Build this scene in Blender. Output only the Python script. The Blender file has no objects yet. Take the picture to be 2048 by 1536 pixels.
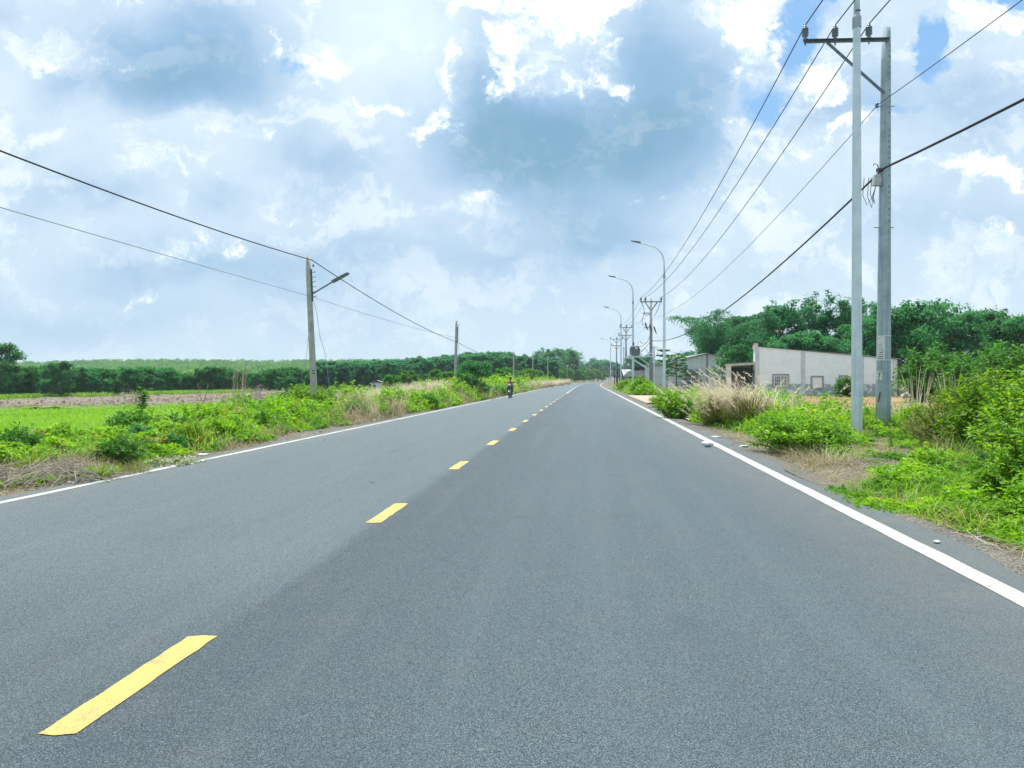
import bpy, math, random
import numpy as np
from mathutils import Vector, Matrix

R = math.radians
SC = bpy.context.scene
COL = SC.collection
rng = np.random.default_rng(11)
random.seed(11)

# ------------------------------------------------------------------ camera
F = 1450.0            # focal length in photo pixels (photo is 2048 wide)
CH = 1.45             # camera height in metres
HZ = 759.0            # horizon row
cam_d = bpy.data.cameras.new("Camera")
cam = bpy.data.objects.new("Camera", cam_d); COL.objects.link(cam)
cam.location = (0, 0, CH); cam.rotation_euler = (R(90), 0, 0)
cam_d.sensor_fit = 'HORIZONTAL'; cam_d.sensor_width = 36.0
cam_d.lens = 36.0 * F / 2048.0
cam_d.shift_y = -(768 - HZ) / 2048.0
cam_d.clip_start = 0.05; cam_d.clip_end = 20000
SC.camera = cam

# ------------------------------------------------------------------ light
SUN_AZ, SUN_EL = -14.0, 72.0
SV = Vector((math.sin(R(SUN_AZ)) * math.cos(R(SUN_EL)), math.cos(R(SUN_AZ)) * math.cos(R(SUN_EL)), math.sin(R(SUN_EL))))
sd = bpy.data.lights.new("Sun", 'SUN'); sd.energy = 4.8; sd.angle = R(6); sd.color = (1.0, 0.96, 0.88)
sun = bpy.data.objects.new("Sun", sd); COL.objects.link(sun)
sun.rotation_euler = SV.to_track_quat('Z', 'Y').to_euler(); sun.location = (0, 0, 80)
vs = SC.view_settings
vs.view_transform = 'Standard'; vs.look = 'None'; vs.exposure = 0.46; vs.gamma = 1.0; vs.use_curve_mapping = False
SC.cycles.max_bounces = 6; SC.cycles.transparent_max_bounces = 8
SC.cycles.diffuse_bounces = 3; SC.cycles.glossy_bounces = 2; SC.cycles.transmission_bounces = 4; SC.cycles.volume_bounces = 0


class NB:
    """small node-building helper"""
    def __init__(s, tree):
        s.t = tree; s.n = tree.nodes; s.l = tree.links; s.n.clear()
    def node(s, kind, **kw):
        x = s.n.new(kind)
        for k, v in kw.items(): setattr(x, k, v)
        return x
    def link(s, a, b): s.l.new(a, b)
    def put(s, sock, v):
        if hasattr(v, 'is_output'): s.l.new(v, sock)
        elif v is not None: sock.default_value = v
    def m(s, op, a, b=None, c=None, clamp=False):
        x = s.node('ShaderNodeMath', operation=op); x.use_clamp = clamp
        for i, v in enumerate((a, b, c)): s.put(x.inputs[i], v)
        return x.outputs[0]
    def vm(s, op, a, b=None, out=0):
        x = s.node('ShaderNodeVectorMath', operation=op)
        s.put(x.inputs[0], a); s.put(x.inputs[1], b)
        return x.outputs[out]
    def comb(s, x, y, z=0.0):
        c = s.node('ShaderNodeCombineXYZ'); s.put(c.inputs[0], x); s.put(c.inputs[1], y); s.put(c.inputs[2], z); return c.outputs[0]
    def sep(s, v):
        c = s.node('ShaderNodeSeparateXYZ'); s.put(c.inputs[0], v); return c.outputs
    def mix(s, f, a, b, typ='MIX'):
        x = s.node('ShaderNodeMix', data_type='RGBA', blend_type=typ)
        s.put(x.inputs[0], f); s.put(x.inputs[6], a); s.put(x.inputs[7], b); return x.outputs[2]
    def noise(s, v, scale, detail=4, rough=.55, dist=0.0, out=0):
        x = s.node('ShaderNodeTexNoise'); s.put(x.inputs['Vector'], v)
        x.inputs['Scale'].default_value = scale; x.inputs['Detail'].default_value = detail
        x.inputs['Roughness'].default_value = rough; x.inputs['Distortion'].default_value = dist
        return x.outputs[out]
    def step(s, v, a, b):
        x = s.node('ShaderNodeMapRange', interpolation_type='SMOOTHSTEP')
        s.put(x.inputs[0], v); x.inputs[1].default_value = a; x.inputs[2].default_value = b
        return x.outputs[0]
    def voro(s, v, scale, feature='F1', out=0):
        x = s.node('ShaderNodeTexVoronoi', feature=feature); s.put(x.inputs['Vector'], v); x.inputs['Scale'].default_value = scale
        return x.outputs[out]


def rgb(r, g, b): return (r, g, b, 1.0)

# ------------------------------------------------------------------ world: blue sky with broken cumulus
W = bpy.data.worlds.new("World"); SC.world = W; W.use_nodes = True
nb = NB(W.node_tree)
sky = nb.node('ShaderNodeTexSky', sky_type='NISHITA')
sky.sun_disc = False; sky.sun_elevation = R(SUN_EL); sky.sun_rotation = R(SUN_AZ); sky.dust_density = 2.0; sky.ozone_density = 2.0
tc = nb.node('ShaderNodeTexCoord')
X, Y, Z = nb.sep(tc.outputs['Generated'])
ay = nb.m('ADD', nb.m('ABSOLUTE', Y), 0.06)
u = nb.m('DIVIDE', X, ay); v = nb.m('DIVIDE', Z, ay)
uv = nb.comb(u, v)
# two scales of warp give the cloud edges their cauliflower outline
w1 = nb.vm('SUBTRACT', nb.noise(uv, 5.0, 6, .6, out=1), (.5, .5, .5))
w2 = nb.vm('SUBTRACT', nb.noise(uv, 22.0, 5, .6, out=1), (.5, .5, .5))
s1 = nb.node('ShaderNodeVectorMath', operation='SCALE'); nb.link(w1, s1.inputs[0]); s1.inputs['Scale'].default_value = .16
s2 = nb.node('ShaderNodeVectorMath', operation='SCALE'); nb.link(w2, s2.inputs[0]); s2.inputs['Scale'].default_value = .065
uvw = nb.vm('ADD', nb.vm('ADD', uv, s1.outputs[0]), s2.outputs[0])
uvs = nb.vm('ADD', uv, s1.outputs[0])

def blob(px, py, rx, ry, amp, coord):
    d = nb.vm('MULTIPLY', nb.vm('SUBTRACT', coord, ((px - 1024) / F, (HZ - py) / F, 0)), (F / rx, F / ry, 0))
    q = nb.vm('DOT_PRODUCT', d, d, out=1)
    return nb.m('MULTIPLY', nb.m('POWER', 2.718, nb.m('MULTIPLY', q, -1.0)), amp)

def total(lst, coord):
    t = None
    for b in lst:
        x = blob(*b, coord); t = x if t is None else nb.m('ADD', t, x)
    return t

f1 = nb.noise(nb.vm('MULTIPLY', uv, (1.0, 1.7, 1)), 3.2, 9, .58, .4)
f2 = nb.noise(nb.vm('ADD', nb.vm('MULTIPLY', uvs, (1.0, 2.0, 1)), (3.1, 1.7, 0)), 6.0, 8, .6)
# soft grey bellies
grey = total([(370, 150, 190, 95, .95), (470, 215, 130, 60, .6), (20, 60, 70, 70, .55), (650, 375, 110, 70, .6), (480, 420, 60, 40, .45),
              (330, 545, 160, 40, .5), (640, 545, 220, 55, .45), (1000, 520, 300, 40, .4), (150, 640, 420, 45, .45), (190, 215, 60, 40, .4),
              (1140, 335, 270, 105, 1.25), (1310, 190, 140, 150, 1.0), (975, 240, 60, 130, .7), (1170, 485, 130, 60, .6), (1050, 290, 120, 60, .5),
              (1640, 240, 110, 60, .5), (1870, 250, 120, 70, .5), (1800, 470, 240, 60, .45), (2020, 550, 80, 60, .4), (900, 600, 260, 50, .3), (250, 420, 120, 40, .45)], uvs)
hole = total([(1550, 100, 50, 60, 1.1), (1795, 150, 38, 75, 1.0), (1990, 75, 100, 30, .9), (1600, 20, 60, 30, .6), (605, 165, 40, 20, .6),
              (1500, 230, 70, 50, .6), (2040, 300, 50, 60, .7), (1720, 240, 60, 50, .5), (1290, 20, 60, 30, .4), (1700, 60, 50, 60, .4)], uvw)
head = total([(905, 88, 42, 34, .9), (960, 55, 55, 26, .95), (1035, 58, 50, 30, .9), (1095, 25, 55, 40, .95), (1165, 75, 42, 52, .95), (1205, 150, 34, 48, .85), (1120, 195, 55, 24, .7), (1015, 195, 34, 46, .8),
              (1000, 125, 36, 32, .8), (1070, 105, 50, 40, .85), (890, 190, 28, 60, .75), (1225, 25, 80, 32, .95), (880, 265, 34, 30, .7), (790, 245, 50, 26, .85), (850, 300, 40, 26, .75), (740, 235, 26, 18, .6),
              (680, 150, 55, 34, .8), (575, 130, 30, 34, .65), (640, 205, 50, 18, .6), (660, 30, 110, 40, .7), (1465, 40, 42, 70, .95), (1500, 110, 34, 50, .9), (1440, 160, 40, 24, .7),
              (1600, 165, 52, 30, .9), (1650, 200, 50, 28, .8), (1880, 105, 60, 40, .9), (1960, 130, 60, 30, .75), (1860, 365, 90, 32, .95), (1960, 395, 60, 24, .8), (1680, 285, 70, 28, .8), (1600, 320, 40, 24, .6), (1225, 215, 34, 18, .75), (1850, 55, 50, 24, .6),
              (460, 510, 100, 34, .6), (160, 170, 46, 70, .5), (560, 315, 46, 24, .7), (300, 30, 90, 30, .6), (425, 380, 46, 22, .6), (1950, 480, 80, 34, .5), (350, 590, 60, 20, .55), (240, 330, 50, 26, .5), (620, 470, 60, 24, .5), (960, 440, 90, 26, .5), (1270, 430, 70, 24, .45), (1550, 430, 70, 24, .5)], uvw)
glare = total([(790, 80, 130, 150, .8)], uvs)
f3 = nb.noise(nb.vm('ADD', uvw, (5.2, 2.2, 0)), 14.0, 8, .64)
f4 = nb.noise(nb.vm('ADD', uvw, (1.2, 7.2, 0)), 42.0, 6, .62)
d1 = nb.m('ADD', nb.m('ADD', nb.m('MULTIPLY', nb.m('SUBTRACT', f2, .5), 1.5), nb.m('ADD', nb.m('MULTIPLY', nb.m('SUBTRACT', f3, .5), 1.3), nb.m('MULTIPLY', nb.m('SUBTRACT', f4, .5), .8))), nb.m('MULTIPLY', head, 1.0))
headm = nb.step(d1, .28, .78)
gm = nb.m('ADD', nb.m('ADD', grey, nb.m('MULTIPLY', nb.m('SUBTRACT', f1, .50), 1.5)), nb.m('MULTIPLY', nb.m('SUBTRACT', f3, .5), .7))
gmask = nb.step(gm, -.15, .85)
deep = nb.step(gm, .55, 1.5)
elev = nb.m('MAXIMUM', v, 0.0)
K = 8.9              # Background strength is 0.1
def cc(r, g, b): return (r * K, g * K, b * K, 1)
skyc = nb.mix(.5, nb.mix(1.0, sky.outputs[0], rgb(.75, .95, 1.15), 'MULTIPLY'), cc(.22, .52, .86))
cloud = nb.mix(gmask, cc(.56, .69, .81), cc(.29, .46, .66))
cloud = nb.mix(deep, cloud, cc(.18, .355, .51))
cloud = nb.mix(nb.m('MULTIPLY', nb.m('MULTIPLY', nb.step(f3, .42, .62), .25), nb.m('SUBTRACT', 1.0, nb.m('MULTIPLY', gmask, .85))), cloud, cc(.84, .92, .97))
puff = nb.m('MULTIPLY', nb.step(nb.m('ADD', nb.m('ADD', nb.m('MULTIPLY', f3, .7), nb.m('MULTIPLY', f4, .3)), nb.m('MULTIPLY', nb.m('SUBTRACT', f2, .5), 1.1)), .50, .64), .55)
cloud = nb.mix(nb.m('MULTIPLY', puff, nb.m('SUBTRACT', 1.0, nb.m('MULTIPLY', gmask, .8))), cloud, cc(.90, .95, .98))
cloud = nb.mix(nb.m('MINIMUM', glare, .8), cloud, cc(.70, .84, .92))
shade = nb.step(nb.m('ADD', nb.m('MULTIPLY', f4, .5), nb.m('ADD', nb.m('MULTIPLY', d1, .35), nb.m('MULTIPLY', f3, .35))), .53, .80)
headc = nb.mix(shade, cc(.58, .74, .88), cc(1.0, 1.0, 1.0))
cloud = nb.mix(headm, cloud, headc)
hm = nb.m('ADD', hole, nb.m('MULTIPLY', nb.m('SUBTRACT', f2, .5), 1.6))
holem = nb.m('MULTIPLY', nb.m('MULTIPLY', nb.step(hm, .34, .75), .92), nb.m('SUBTRACT', 1.0, nb.m('MULTIPLY', headm, .8)))
col = nb.mix(holem, cloud, skyc)
# pale haze near the horizon
hz = nb.m('POWER', 2.718, nb.m('MULTIPLY', elev, -9.0))
col = nb.mix(nb.m('MULTIPLY', hz, .75), col, cc(.52, .665, .77))
bg = nb.node('ShaderNodeBackground'); nb.link(col, bg.inputs[0]); bg.inputs[1].default_value = 0.1
wo = nb.node('ShaderNodeOutputWorld'); nb.link(bg.outputs[0], wo.inputs[0])
W.cycles.sampling_method = 'MANUAL'; W.cycles.sample_map_resolution = 512

# ------------------------------------------------------------------ materials
MATS = {}
def mat(name, color, rough=.7, metal=0.0, var=None, scale=6.0, bump=0.0, bscale=40.0, spec=.4, detail=5, streak=0.0):
    """plain surface with mottled colour and fine bump"""
    if name in MATS: return MATS[name]
    m = bpy.data.materials.new(name); m.use_nodes = True
    b = NB(m.node_tree)
    bs = b.node('ShaderNodeBsdfPrincipled'); o = b.node('ShaderNodeOutputMaterial'); b.link(bs.outputs[0], o.inputs[0])
    t = b.node('ShaderNodeTexCoord').outputs['Object']
    if var is None: var = tuple(c * .72 for c in color)
    n = b.step(b.noise(t, scale, detail, .6), .3, .72)
    c = b.mix(n, rgb(*color), rgb(*var))
    if streak:
        k_ = b.noise(b.vm('MULTIPLY', t, (14, 14, .5)), 1.0, 5, .65); c = b.mix(b.m('MULTIPLY', b.step(k_, .48, .68), streak), c, rgb(*[x * .45 for x in color]))
        c = b.mix(b.m('MULTIPLY', b.step(b.noise(t, 26, 3, .6), .62, .72), streak), c, rgb(*[min(1, x * 1.5) for x in color]))
    b.link(c, bs.inputs['Base Color'])
    bs.inputs['Roughness'].default_value = rough; bs.inputs['Metallic'].default_value = metal
    bs.inputs['Specular IOR Level'].default_value = spec
    if bump:
        bp = b.node('ShaderNodeBump'); bp.inputs['Strength'].default_value = bump; bp.inputs['Distance'].default_value = .02
        b.link(b.noise(t, bscale, 4, .6), bp.inputs['Height']); b.link(bp.outputs[0], bs.inputs['Normal'])
    MATS[name] = m; return m

def leafmat(name, c1, c2, trans=.35, rough=.5, dry=None, dryamt=.0, jitter=.25):
    """foliage: colour runs from c1 to c2 with the leaf's own 'var', some leaves dry, light passes through"""
    if name in MATS: return MATS[name]
    m = bpy.data.materials.new(name); m.use_nodes = True
    b = NB(m.node_tree)
    at = b.node('ShaderNodeAttribute'); at.attribute_name = 'var'
    vv = at.outputs['Fac']
    c = b.mix(vv, rgb(*c1), rgb(*c2))
    if dry:
        d = b.step(vv, 1.0 - dryamt, 1.0 - dryamt + .02); c = b.mix(d, c, rgb(*dry))
    oi = b.node('ShaderNodeObjectInfo')
    hs = b.node('ShaderNodeHueSaturation'); b.link(c, hs.inputs['Color'])
    b.link(b.m('ADD', 1 - jitter / 2, b.m('MULTIPLY', oi.outputs['Random'], jitter)), hs.inputs['Value'])
    b.link(b.m('ADD', .5 - jitter * .04, b.m('MULTIPLY', oi.outputs['Random'], jitter * .08)), hs.inputs['Hue'])
    bs = b.node('ShaderNodeBsdfPrincipled'); b.link(hs.outputs[0], bs.inputs['Base Color'])
    bs.inputs['Roughness'].default_value = rough; bs.inputs['Specular IOR Level'].default_value = .3
    tr = b.node('ShaderNodeBsdfTranslucent')
    b.link(b.mix(1.0, hs.outputs[0], rgb(*((1.3, 1.35, .6) if c2[1] > 1.15 * c2[0] else (1.0, .98, .92))), 'MULTIPLY'), tr.inputs[0])
    mx = b.node('ShaderNodeMixShader'); mx.inputs[0].default_value = trans
    b.link(bs.outputs[0], mx.inputs[1]); b.link(tr.outputs[0], mx.inputs[2])
    o = b.node('ShaderNodeOutputMaterial'); b.link(mx.outputs[0], o.inputs[0])
    MATS[name] = m; return m

# foliage kinds
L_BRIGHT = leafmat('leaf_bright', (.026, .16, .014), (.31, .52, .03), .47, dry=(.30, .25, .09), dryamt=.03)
L_MID = leafmat('leaf_mid', (.014, .11, .024), (.12, .34, .035), .42, dry=(.25, .2, .07), dryamt=.02)
L_DARK = leafmat('leaf_dark', (.008, .075, .045), (.085, .34, .14), .46)
L_TEAL = leafmat('leaf_teal', (.006, .075, .055), (.075, .32, .17), .45)
L_FOREST = leafmat('leaf_forest', (.006, .09, .045), (.055, .30, .055), .38, jitter=.5)
L_FARWOOD = leafmat('leaf_far_wood', (.035, .20, .07), (.17, .40, .09), .35)
L_GRASS = leafmat('grass_blade', (.025, .15, .012), (.32, .50, .035), .45, dry=(.46, .39, .20), dryamt=.12)
L_FIELD = leafmat('field_grass', (.13, .28, .012), (.26, .42, .03), .4, dry=(.45, .38, .14), dryamt=.03)
L_OLIVE = leafmat('olive_herb', (.13, .17, .025), (.27, .29, .05), .35, dry=(.42, .35, .17), dryamt=.15)
L_STRAW = leafmat('straw', (.55, .48, .36), (.78, .71, .57), .5, jitter=.2)
L_STRAWG = leafmat('straw_green', (.22, .20, .10), (.56, .49, .31), .35, jitter=.2)
L_TWIG = leafmat('dead_twig', (.22, .18, .15), (.42, .37, .33), .1, jitter=.2)
L_FLOWER = leafmat('flower_cover', (.20, .30, .10), (.62, .66, .48), .3)
L_PETAL = leafmat('petal', (.75, .75, .70), (.85, .8, .55), .3)
BARK = mat('bark', (.10, .08, .06), .9, var=(.20, .17, .14), scale=9, bump=.6, bscale=30)
BARKG = mat('bark_pale', (.22, .20, .16), .9, var=(.13, .12, .09), scale=9, bump=.5, bscale=30)
STEMG = mat('green_stem', (.10, .15, .04), .7, var=(.16, .16, .06))

CONC = mat('pole_concrete', (.33, .35, .35), .85, var=(.22, .25, .26), scale=5, bump=.35, bscale=60)
CONC_W = mat('pole_concrete_weathered', (.48, .47, .44), .88, var=(.32, .32, .30), scale=4, bump=.4, bscale=50, streak=.5)
CONC_D = mat('pole_concrete_dark', (.10, .11, .12), .85, var=(.16, .17, .17), scale=4, bump=.3)
GALV = mat('galvanised_steel', (.66, .76, .82), .5, .08, var=(.54, .64, .70), scale=3.0, bump=.05, bscale=20, streak=.35)
STEEL = mat('grey_steel', (.16, .20, .22), .5, .5, var=(.10, .13, .15), scale=8)
DARKM = mat('dark_metal', (.05, .07, .085), .5, .3, var=(.09, .10, .11), scale=10)
PORC = mat('grey_porcelain', (.16, .20, .23), .25, var=(.11, .14, .17), scale=6, spec=.6)
CABLE = mat('cable_rubber', (.018, .02, .022), .6)
WIRE = mat('bare_wire', (.05, .055, .06), .5, .4)
PAPER = mat('paper', (.72, .73, .72), .8, var=(.60, .62, .62), scale=12)
INK = mat('ink', (.03, .03, .035), .8)
WHITEP = mat('white_plastic', (.78, .80, .82), .35)
LAMPG = mat('lamp_glass', (.55, .60, .62), .15, spec=.6)

# ------------------------------------------------------------------ mesh building
class MB:
    def __init__(s): s.v = []; s.q = []; s.t = []; s.a = []; s.n = 0
    def add(s, V, Q=None, T=None, var=None):
        V = np.asarray(V, float).reshape(-1, 3)
        if Q is not None and len(Q): s.q.append(np.asarray(Q, np.int64).reshape(-1, 4) + s.n)
        if T is not None and len(T): s.t.append(np.asarray(T, np.int64).reshape(-1, 3) + s.n)
        s.v.append(V)
        s.a.append(np.full(len(V), .5) if var is None else np.broadcast_to(np.asarray(var, float), (len(V),)).copy())
        s.n += len(V)
    def box(s, c, size, rz=0.0, ry=0.0, rx=0.0):
        sx, sy, sz = [x / 2 for x in size]
        V = np.array([[x, y, z] for x in (-sx, sx) for y in (-sy, sy) for z in (-sz, sz)])
        M = np.array((Matrix.Rotation(rz, 3, 'Z') @ Matrix.Rotation(ry, 3, 'Y') @ Matrix.Rotation(rx, 3, 'X')))
        s.add(V @ M.T + np.array(c), [[0, 1, 3, 2], [4, 6, 7, 5], [0, 4, 5, 1], [2, 3, 7, 6], [0, 2, 6, 4], [1, 5, 7, 3]])
    def tube(s, pts, rad, k=8, cap=True, var=None):
        P = np.asarray(pts, float); n = len(P)
        rad = np.broadcast_to(np.asarray(rad, float), (n,))
        T = np.gradient(P, axis=0); T /= np.linalg.norm(T, axis=1)[:, None] + 1e-12
        ref = np.array([0., 0, 1]) if abs(T[0][2]) < .9 else np.array([1., 0, 0])
        A = np.cross(T, ref); A /= np.linalg.norm(A, axis=1)[:, None] + 1e-12
        B = np.cross(T, A)
        an = np.arange(k) * 2 * math.pi / k
        V = P[:, None] + rad[:, None, None] * (A[:, None] * np.cos(an)[None, :, None] + B[:, None] * np.sin(an)[None, :, None])
        V = V.reshape(-1, 3); i = np.arange(n - 1)[:, None] * k; j = np.arange(k)[None]; j2 = (j + 1) % k
        Q = np.stack([i + j, i + k + j, i + k + j2, i + j2], -1).reshape(-1, 4)
        Tt = []
        if cap:
            V = np.vstack([V, P[:1], P[-1:]]); a, b = n * k, n * k + 1
            for x in range(k):
                Tt.append([a, x, (x + 1) % k]); Tt.append([b, (n - 1) * k + (x + 1) % k, (n - 1) * k + x])
        s.add(V, Q, Tt, var)
    def cyl(s, p, q, r0, r1=None, k=10): s.tube([p, q], [r0, r0 if r1 is None else r1], k)
    def lathe(s, prof, base=(0, 0, 0), k=14):
        pts = [(base[0], base[1], base[2] + z) for r, z in prof]
        P = np.array(pts); rad = np.array([max(r, .0005) for r, z in prof])
        an = np.arange(k) * 2 * math.pi / k; n = len(P)
        V = P[:, None] + rad[:, None, None] * np.stack([np.cos(an), np.sin(an), 0 * an], -1)[None]
        i = np.arange(n - 1)[:, None] * k; j = np.arange(k)[None]; j2 = (j + 1) % k
        Q = np.stack([i + j, i + j2, i + k + j2, i + k + j], -1).reshape(-1, 4)
        V = np.vstack([V.reshape(-1, 3), P[:1], P[-1:]]); a, b = n * k, n * k + 1
        T = []
        for x in range(k): T += [[a, (x + 1) % k, x], [b, (n - 1) * k + x, (n - 1) * k + (x + 1) % k]]
        s.add(V, Q, T)
    def prism(s, outline, axis, a0, a1):
        """outline of 2-D points extruded along axis 'x','y' or 'z' from a0 to a1"""
        n = len(outline); V = []
        for a in (a0, a1):
            for p, q in outline: V.append({'x': (a, p, q), 'y': (p, a, q), 'z': (p, q, a)}[axis])
        cx = np.mean(outline, axis=0)
        for a in (a0, a1): V.append({'x': (a, *cx), 'y': (cx[0], a, cx[1]), 'z': (*cx, a)}[axis])
        Q = [[i, (i + 1) % n, n + (i + 1) % n, n + i] for i in range(n)]
        T = [[2 * n, (i + 1) % n, i] for i in range(n)] + [[2 * n + 1, n + i, n + (i + 1) % n] for i in range(n)]
        s.add(V, Q, T)
    def sheet(s, V, nu, nv, var=None):
        i = np.arange(nu - 1)[:, None] * nv; j = np.arange(nv - 1)[None]
        s.add(V, np.stack([i + j, i + nv + j, i + nv + j + 1, i + j + 1], -1).reshape(-1, 4), None, var)
    def leaves(s, C, D, N, L, Wd, var, fold=.15, mid=.45):
        """diamond leaves: centre base C, axis D, normal N"""
        C = np.asarray(C, float); n = len(C)
        D = D / (np.linalg.norm(D, axis=1)[:, None] + 1e-9)
        S = np.cross(D, N); S /= np.linalg.norm(S, axis=1)[:, None] + 1e-9
        U = np.cross(S, D)
        L = np.broadcast_to(L, (n,))[:, None]; Wd = np.broadcast_to(Wd, (n,))[:, None]
        V = np.stack([C, C + D * L * mid + S * Wd / 2 + U * Wd * fold, C + D * L - U * L * .08, C + D * L * mid - S * Wd / 2 + U * Wd * fold], 1).reshape(-1, 3)
        s.add(V, np.arange(4 * n).reshape(-1, 4), None, np.repeat(np.broadcast_to(var, (n,)), 4))
    def blades(s, B, H, az, lean, w, var, curl=1.0, seg=3):
        """grass blades: base B, height H, leaning towards az"""
        n = len(B); H = np.broadcast_to(H, (n,)); lean = np.broadcast_to(lean, (n,)); w = np.broadcast_to(w, (n,))
        dx, dy = np.cos(az), np.sin(az); px, py = -dy, dx
        rows = []
        for k in range(seg + 1):
            t = k / seg
            out = lean * H * (t ** (1 + curl)) ; up = H * (t - .35 * np.clip(lean, 0, 2) * t ** (2 + curl))
            c = np.stack([B[:, 0] + dx * out, B[:, 1] + dy * out, B[:, 2] + up], -1)
            ww = w * (1 - t) ** .6 / 2 if k < seg else w * .02
            o = np.stack([px * ww, py * ww, 0 * ww], -1)
            rows += [c - o, c + o]
        V = np.stack(rows, 1).reshape(-1, 3); m = 2 * (seg + 1)
        b = np.arange(n)[:, None] * m
        Q = np.concatenate([np.stack([b[:, 0] + 2 * k, b[:, 0] + 2 * k + 1, b[:, 0] + 2 * k + 3, b[:, 0] + 2 * k + 2], -1) for k in range(seg)])
        s.add(V, Q, None, np.repeat(np.broadcast_to(var, (n,)), m))
    def mesh(s, name, m=None, smooth=False):
        V = np.concatenate(s.v); q = np.concatenate(s.q) if s.q else np.zeros((0, 4), np.int64); t = np.concatenate(s.t) if s.t else np.zeros((0, 3), np.int64)
        me = bpy.data.meshes.new(name)
        me.vertices.add(len(V)); me.vertices.foreach_set('co', V.astype(np.float32).ravel())
        loops = np.concatenate([q.ravel(), t.ravel()]).astype(np.int32)
        me.loops.add(len(loops)); me.loops.foreach_set('vertex_index', loops)
        st = np.concatenate([np.arange(len(q)) * 4, len(q) * 4 + np.arange(len(t)) * 3]).astype(np.int32)
        me.polygons.add(len(st)); me.polygons.foreach_set('loop_start', st)
        me.update(calc_edges=True)
        at = me.attributes.new('var', 'FLOAT', 'POINT'); at.data.foreach_set('value', np.concatenate(s.a).astype(np.float32))
        if m: me.materials.append(m)
        me.polygons.foreach_set('use_smooth', np.full(len(st), bool(smooth)))
        me.validate()
        return me

def tag(o, label=None, cat=None, group=None, kind=None):
    if label: o['label'] = label
    if cat: o['category'] = cat
    if group: o['group'] = group
    if kind: o['kind'] = kind
    return o
def link(name, me, parent=None):
    o = bpy.data.objects.new(name, me); COL.objects.link(o)
    if parent: o.parent = parent
    return o
def part(name, mb, m, parent=None, smooth=False): return link(name, mb.mesh(name, m, smooth), parent)
def thing(name, label, cat, loc=(0, 0, 0), rz=0.0, group=None):
    o = bpy.data.objects.new(name, None); COL.objects.link(o); o.empty_display_size = .2
    o.location = loc; o.rotation_euler = (0, 0, rz); return tag(o, label, cat, group)
def struct(name, mb, m, smooth=False, parent=None):
    o = part(name, mb, m, parent, smooth)
    if not parent: o['kind'] = 'structure'
    return o
def dup(root, loc, rz=0.0, sc=1.0, label=None, group=None):
    def cp(o, par):
        c = o.copy(); COL.objects.link(c); c.parent = par
        for k in o.children: cp(k, c)
        return c
    c = cp(root, None); c.location = loc; c.rotation_euler = (0, 0, rz)
    c.scale = (sc, sc, sc) if not hasattr(sc, '__len__') else sc
    if label: c['label'] = label
    if group: c['group'] = group
    return c

# ------------------------------------------------------------------ lie of the land
def cline(y):
    """x of the road's centre line at depth y; it bends right far away"""
    y = np.asarray(y, float)
    e = np.clip(y - 120, 0, 420); lin = np.clip(y - 540, 0, None)
    return -1.33 + .104 * (y - 8.05) + .00012 * e ** 2 + lin * .1008
def sstep(x, a, b):
    t = np.clip((np.asarray(x, float) - a) / (b - a), 0, 1); return t * t * (3 - 2 * t)
_perm = np.random.default_rng(5).random((64, 64))
def vnoise(x, y):
    x = np.asarray(x, float); y = np.asarray(y, float)
    xi = np.floor(x).astype(int); yi = np.floor(y).astype(int); fx = x - xi; fy = y - yi
    fx = fx * fx * (3 - 2 * fx); fy = fy * fy * (3 - 2 * fy)
    g = lambda a, b: _perm[a % 64, b % 64]
    return (g(xi, yi) * (1 - fx) + g(xi + 1, yi) * fx) * (1 - fy) + (g(xi, yi + 1) * (1 - fx) + g(xi + 1, yi + 1) * fx) * fy
def fbm(x, y): return .5 * vnoise(x, y) + .3 * vnoise(2.1 * x + 7, 2.1 * y + 3) + .2 * vnoise(4.3 * x + 1, 4.3 * y + 9)
def terr(x, y):
    x = np.asarray(x, float); y = np.asarray(y, float)
    s = x - cline(y)
    d = np.clip(-s - 9, 0, None)
    z = -.027 * 170 * (1 - np.exp(-d / 170))
    far = sstep(y, 330, 1000)
    z = z + 21.5 * far * (.75 + .5 * fbm(x / 420, y / 420)) * sstep(-s, 20, 160)
    z = z + .16 * (fbm(x / 2.2, y / 2.2) - .5) * sstep(abs(s), 5.4, 8.0) - .07
    z = z + .05 * sstep(s, 5.5, 9.0) 
    return z
def gx(px, y): return (px - 1024.0) / F * y
def gp(px, y, dz=0.0):
    x = gx(px, y); return (x, y, float(terr(x, y)) + dz)
def hz_at(py, y): return CH + (HZ - py) * y / F

# ------------------------------------------------------------------ ground sheet
ys = np.concatenate([np.arange(-40, 4, 4.0), np.arange(4, 40, .5), np.arange(40, 120, 2), np.arange(120, 400, 8), np.arange(400, 1400, 40), np.array([1500, 1800, 2300, 3000, 4500, 7000])])
sl = np.concatenate([-np.array([6000, 3500, 2000, 1300, 900, 700, 550, 430, 340, 280]), -np.arange(240, 60, -10.0), -np.arange(60, 14, -2.0), -np.arange(14, 4.4, -.4)])
ss_ = np.concatenate([sl, np.array([-3.5, 0, 3.5]), -sl[::-1]])
YY, SS = np.meshgrid(ys, ss_, indexing='ij'); XX = cline(YY) + SS
mb = MB(); mb.sheet(np.stack([XX, YY, terr(XX, YY)], -1), len(ys), len(ss_))
m = bpy.data.materials.new('soil_and_turf'); m.use_nodes = True; b = NB(m.node_tree)
pos = b.node('ShaderNodeNewGeometry').outputs['Position']
n1 = b.noise(pos, .35, 8, .6); n2 = b.noise(pos, 6, 6, .65); n3 = b.noise(pos, 55, 3, .6)
c = b.mix(b.step(n1, .38, .62), rgb(.17, .15, .10), rgb(.10, .15, .035))
c = b.mix(b.step(n2, .40, .66), c, rgb(.24, .21, .15))
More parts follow.
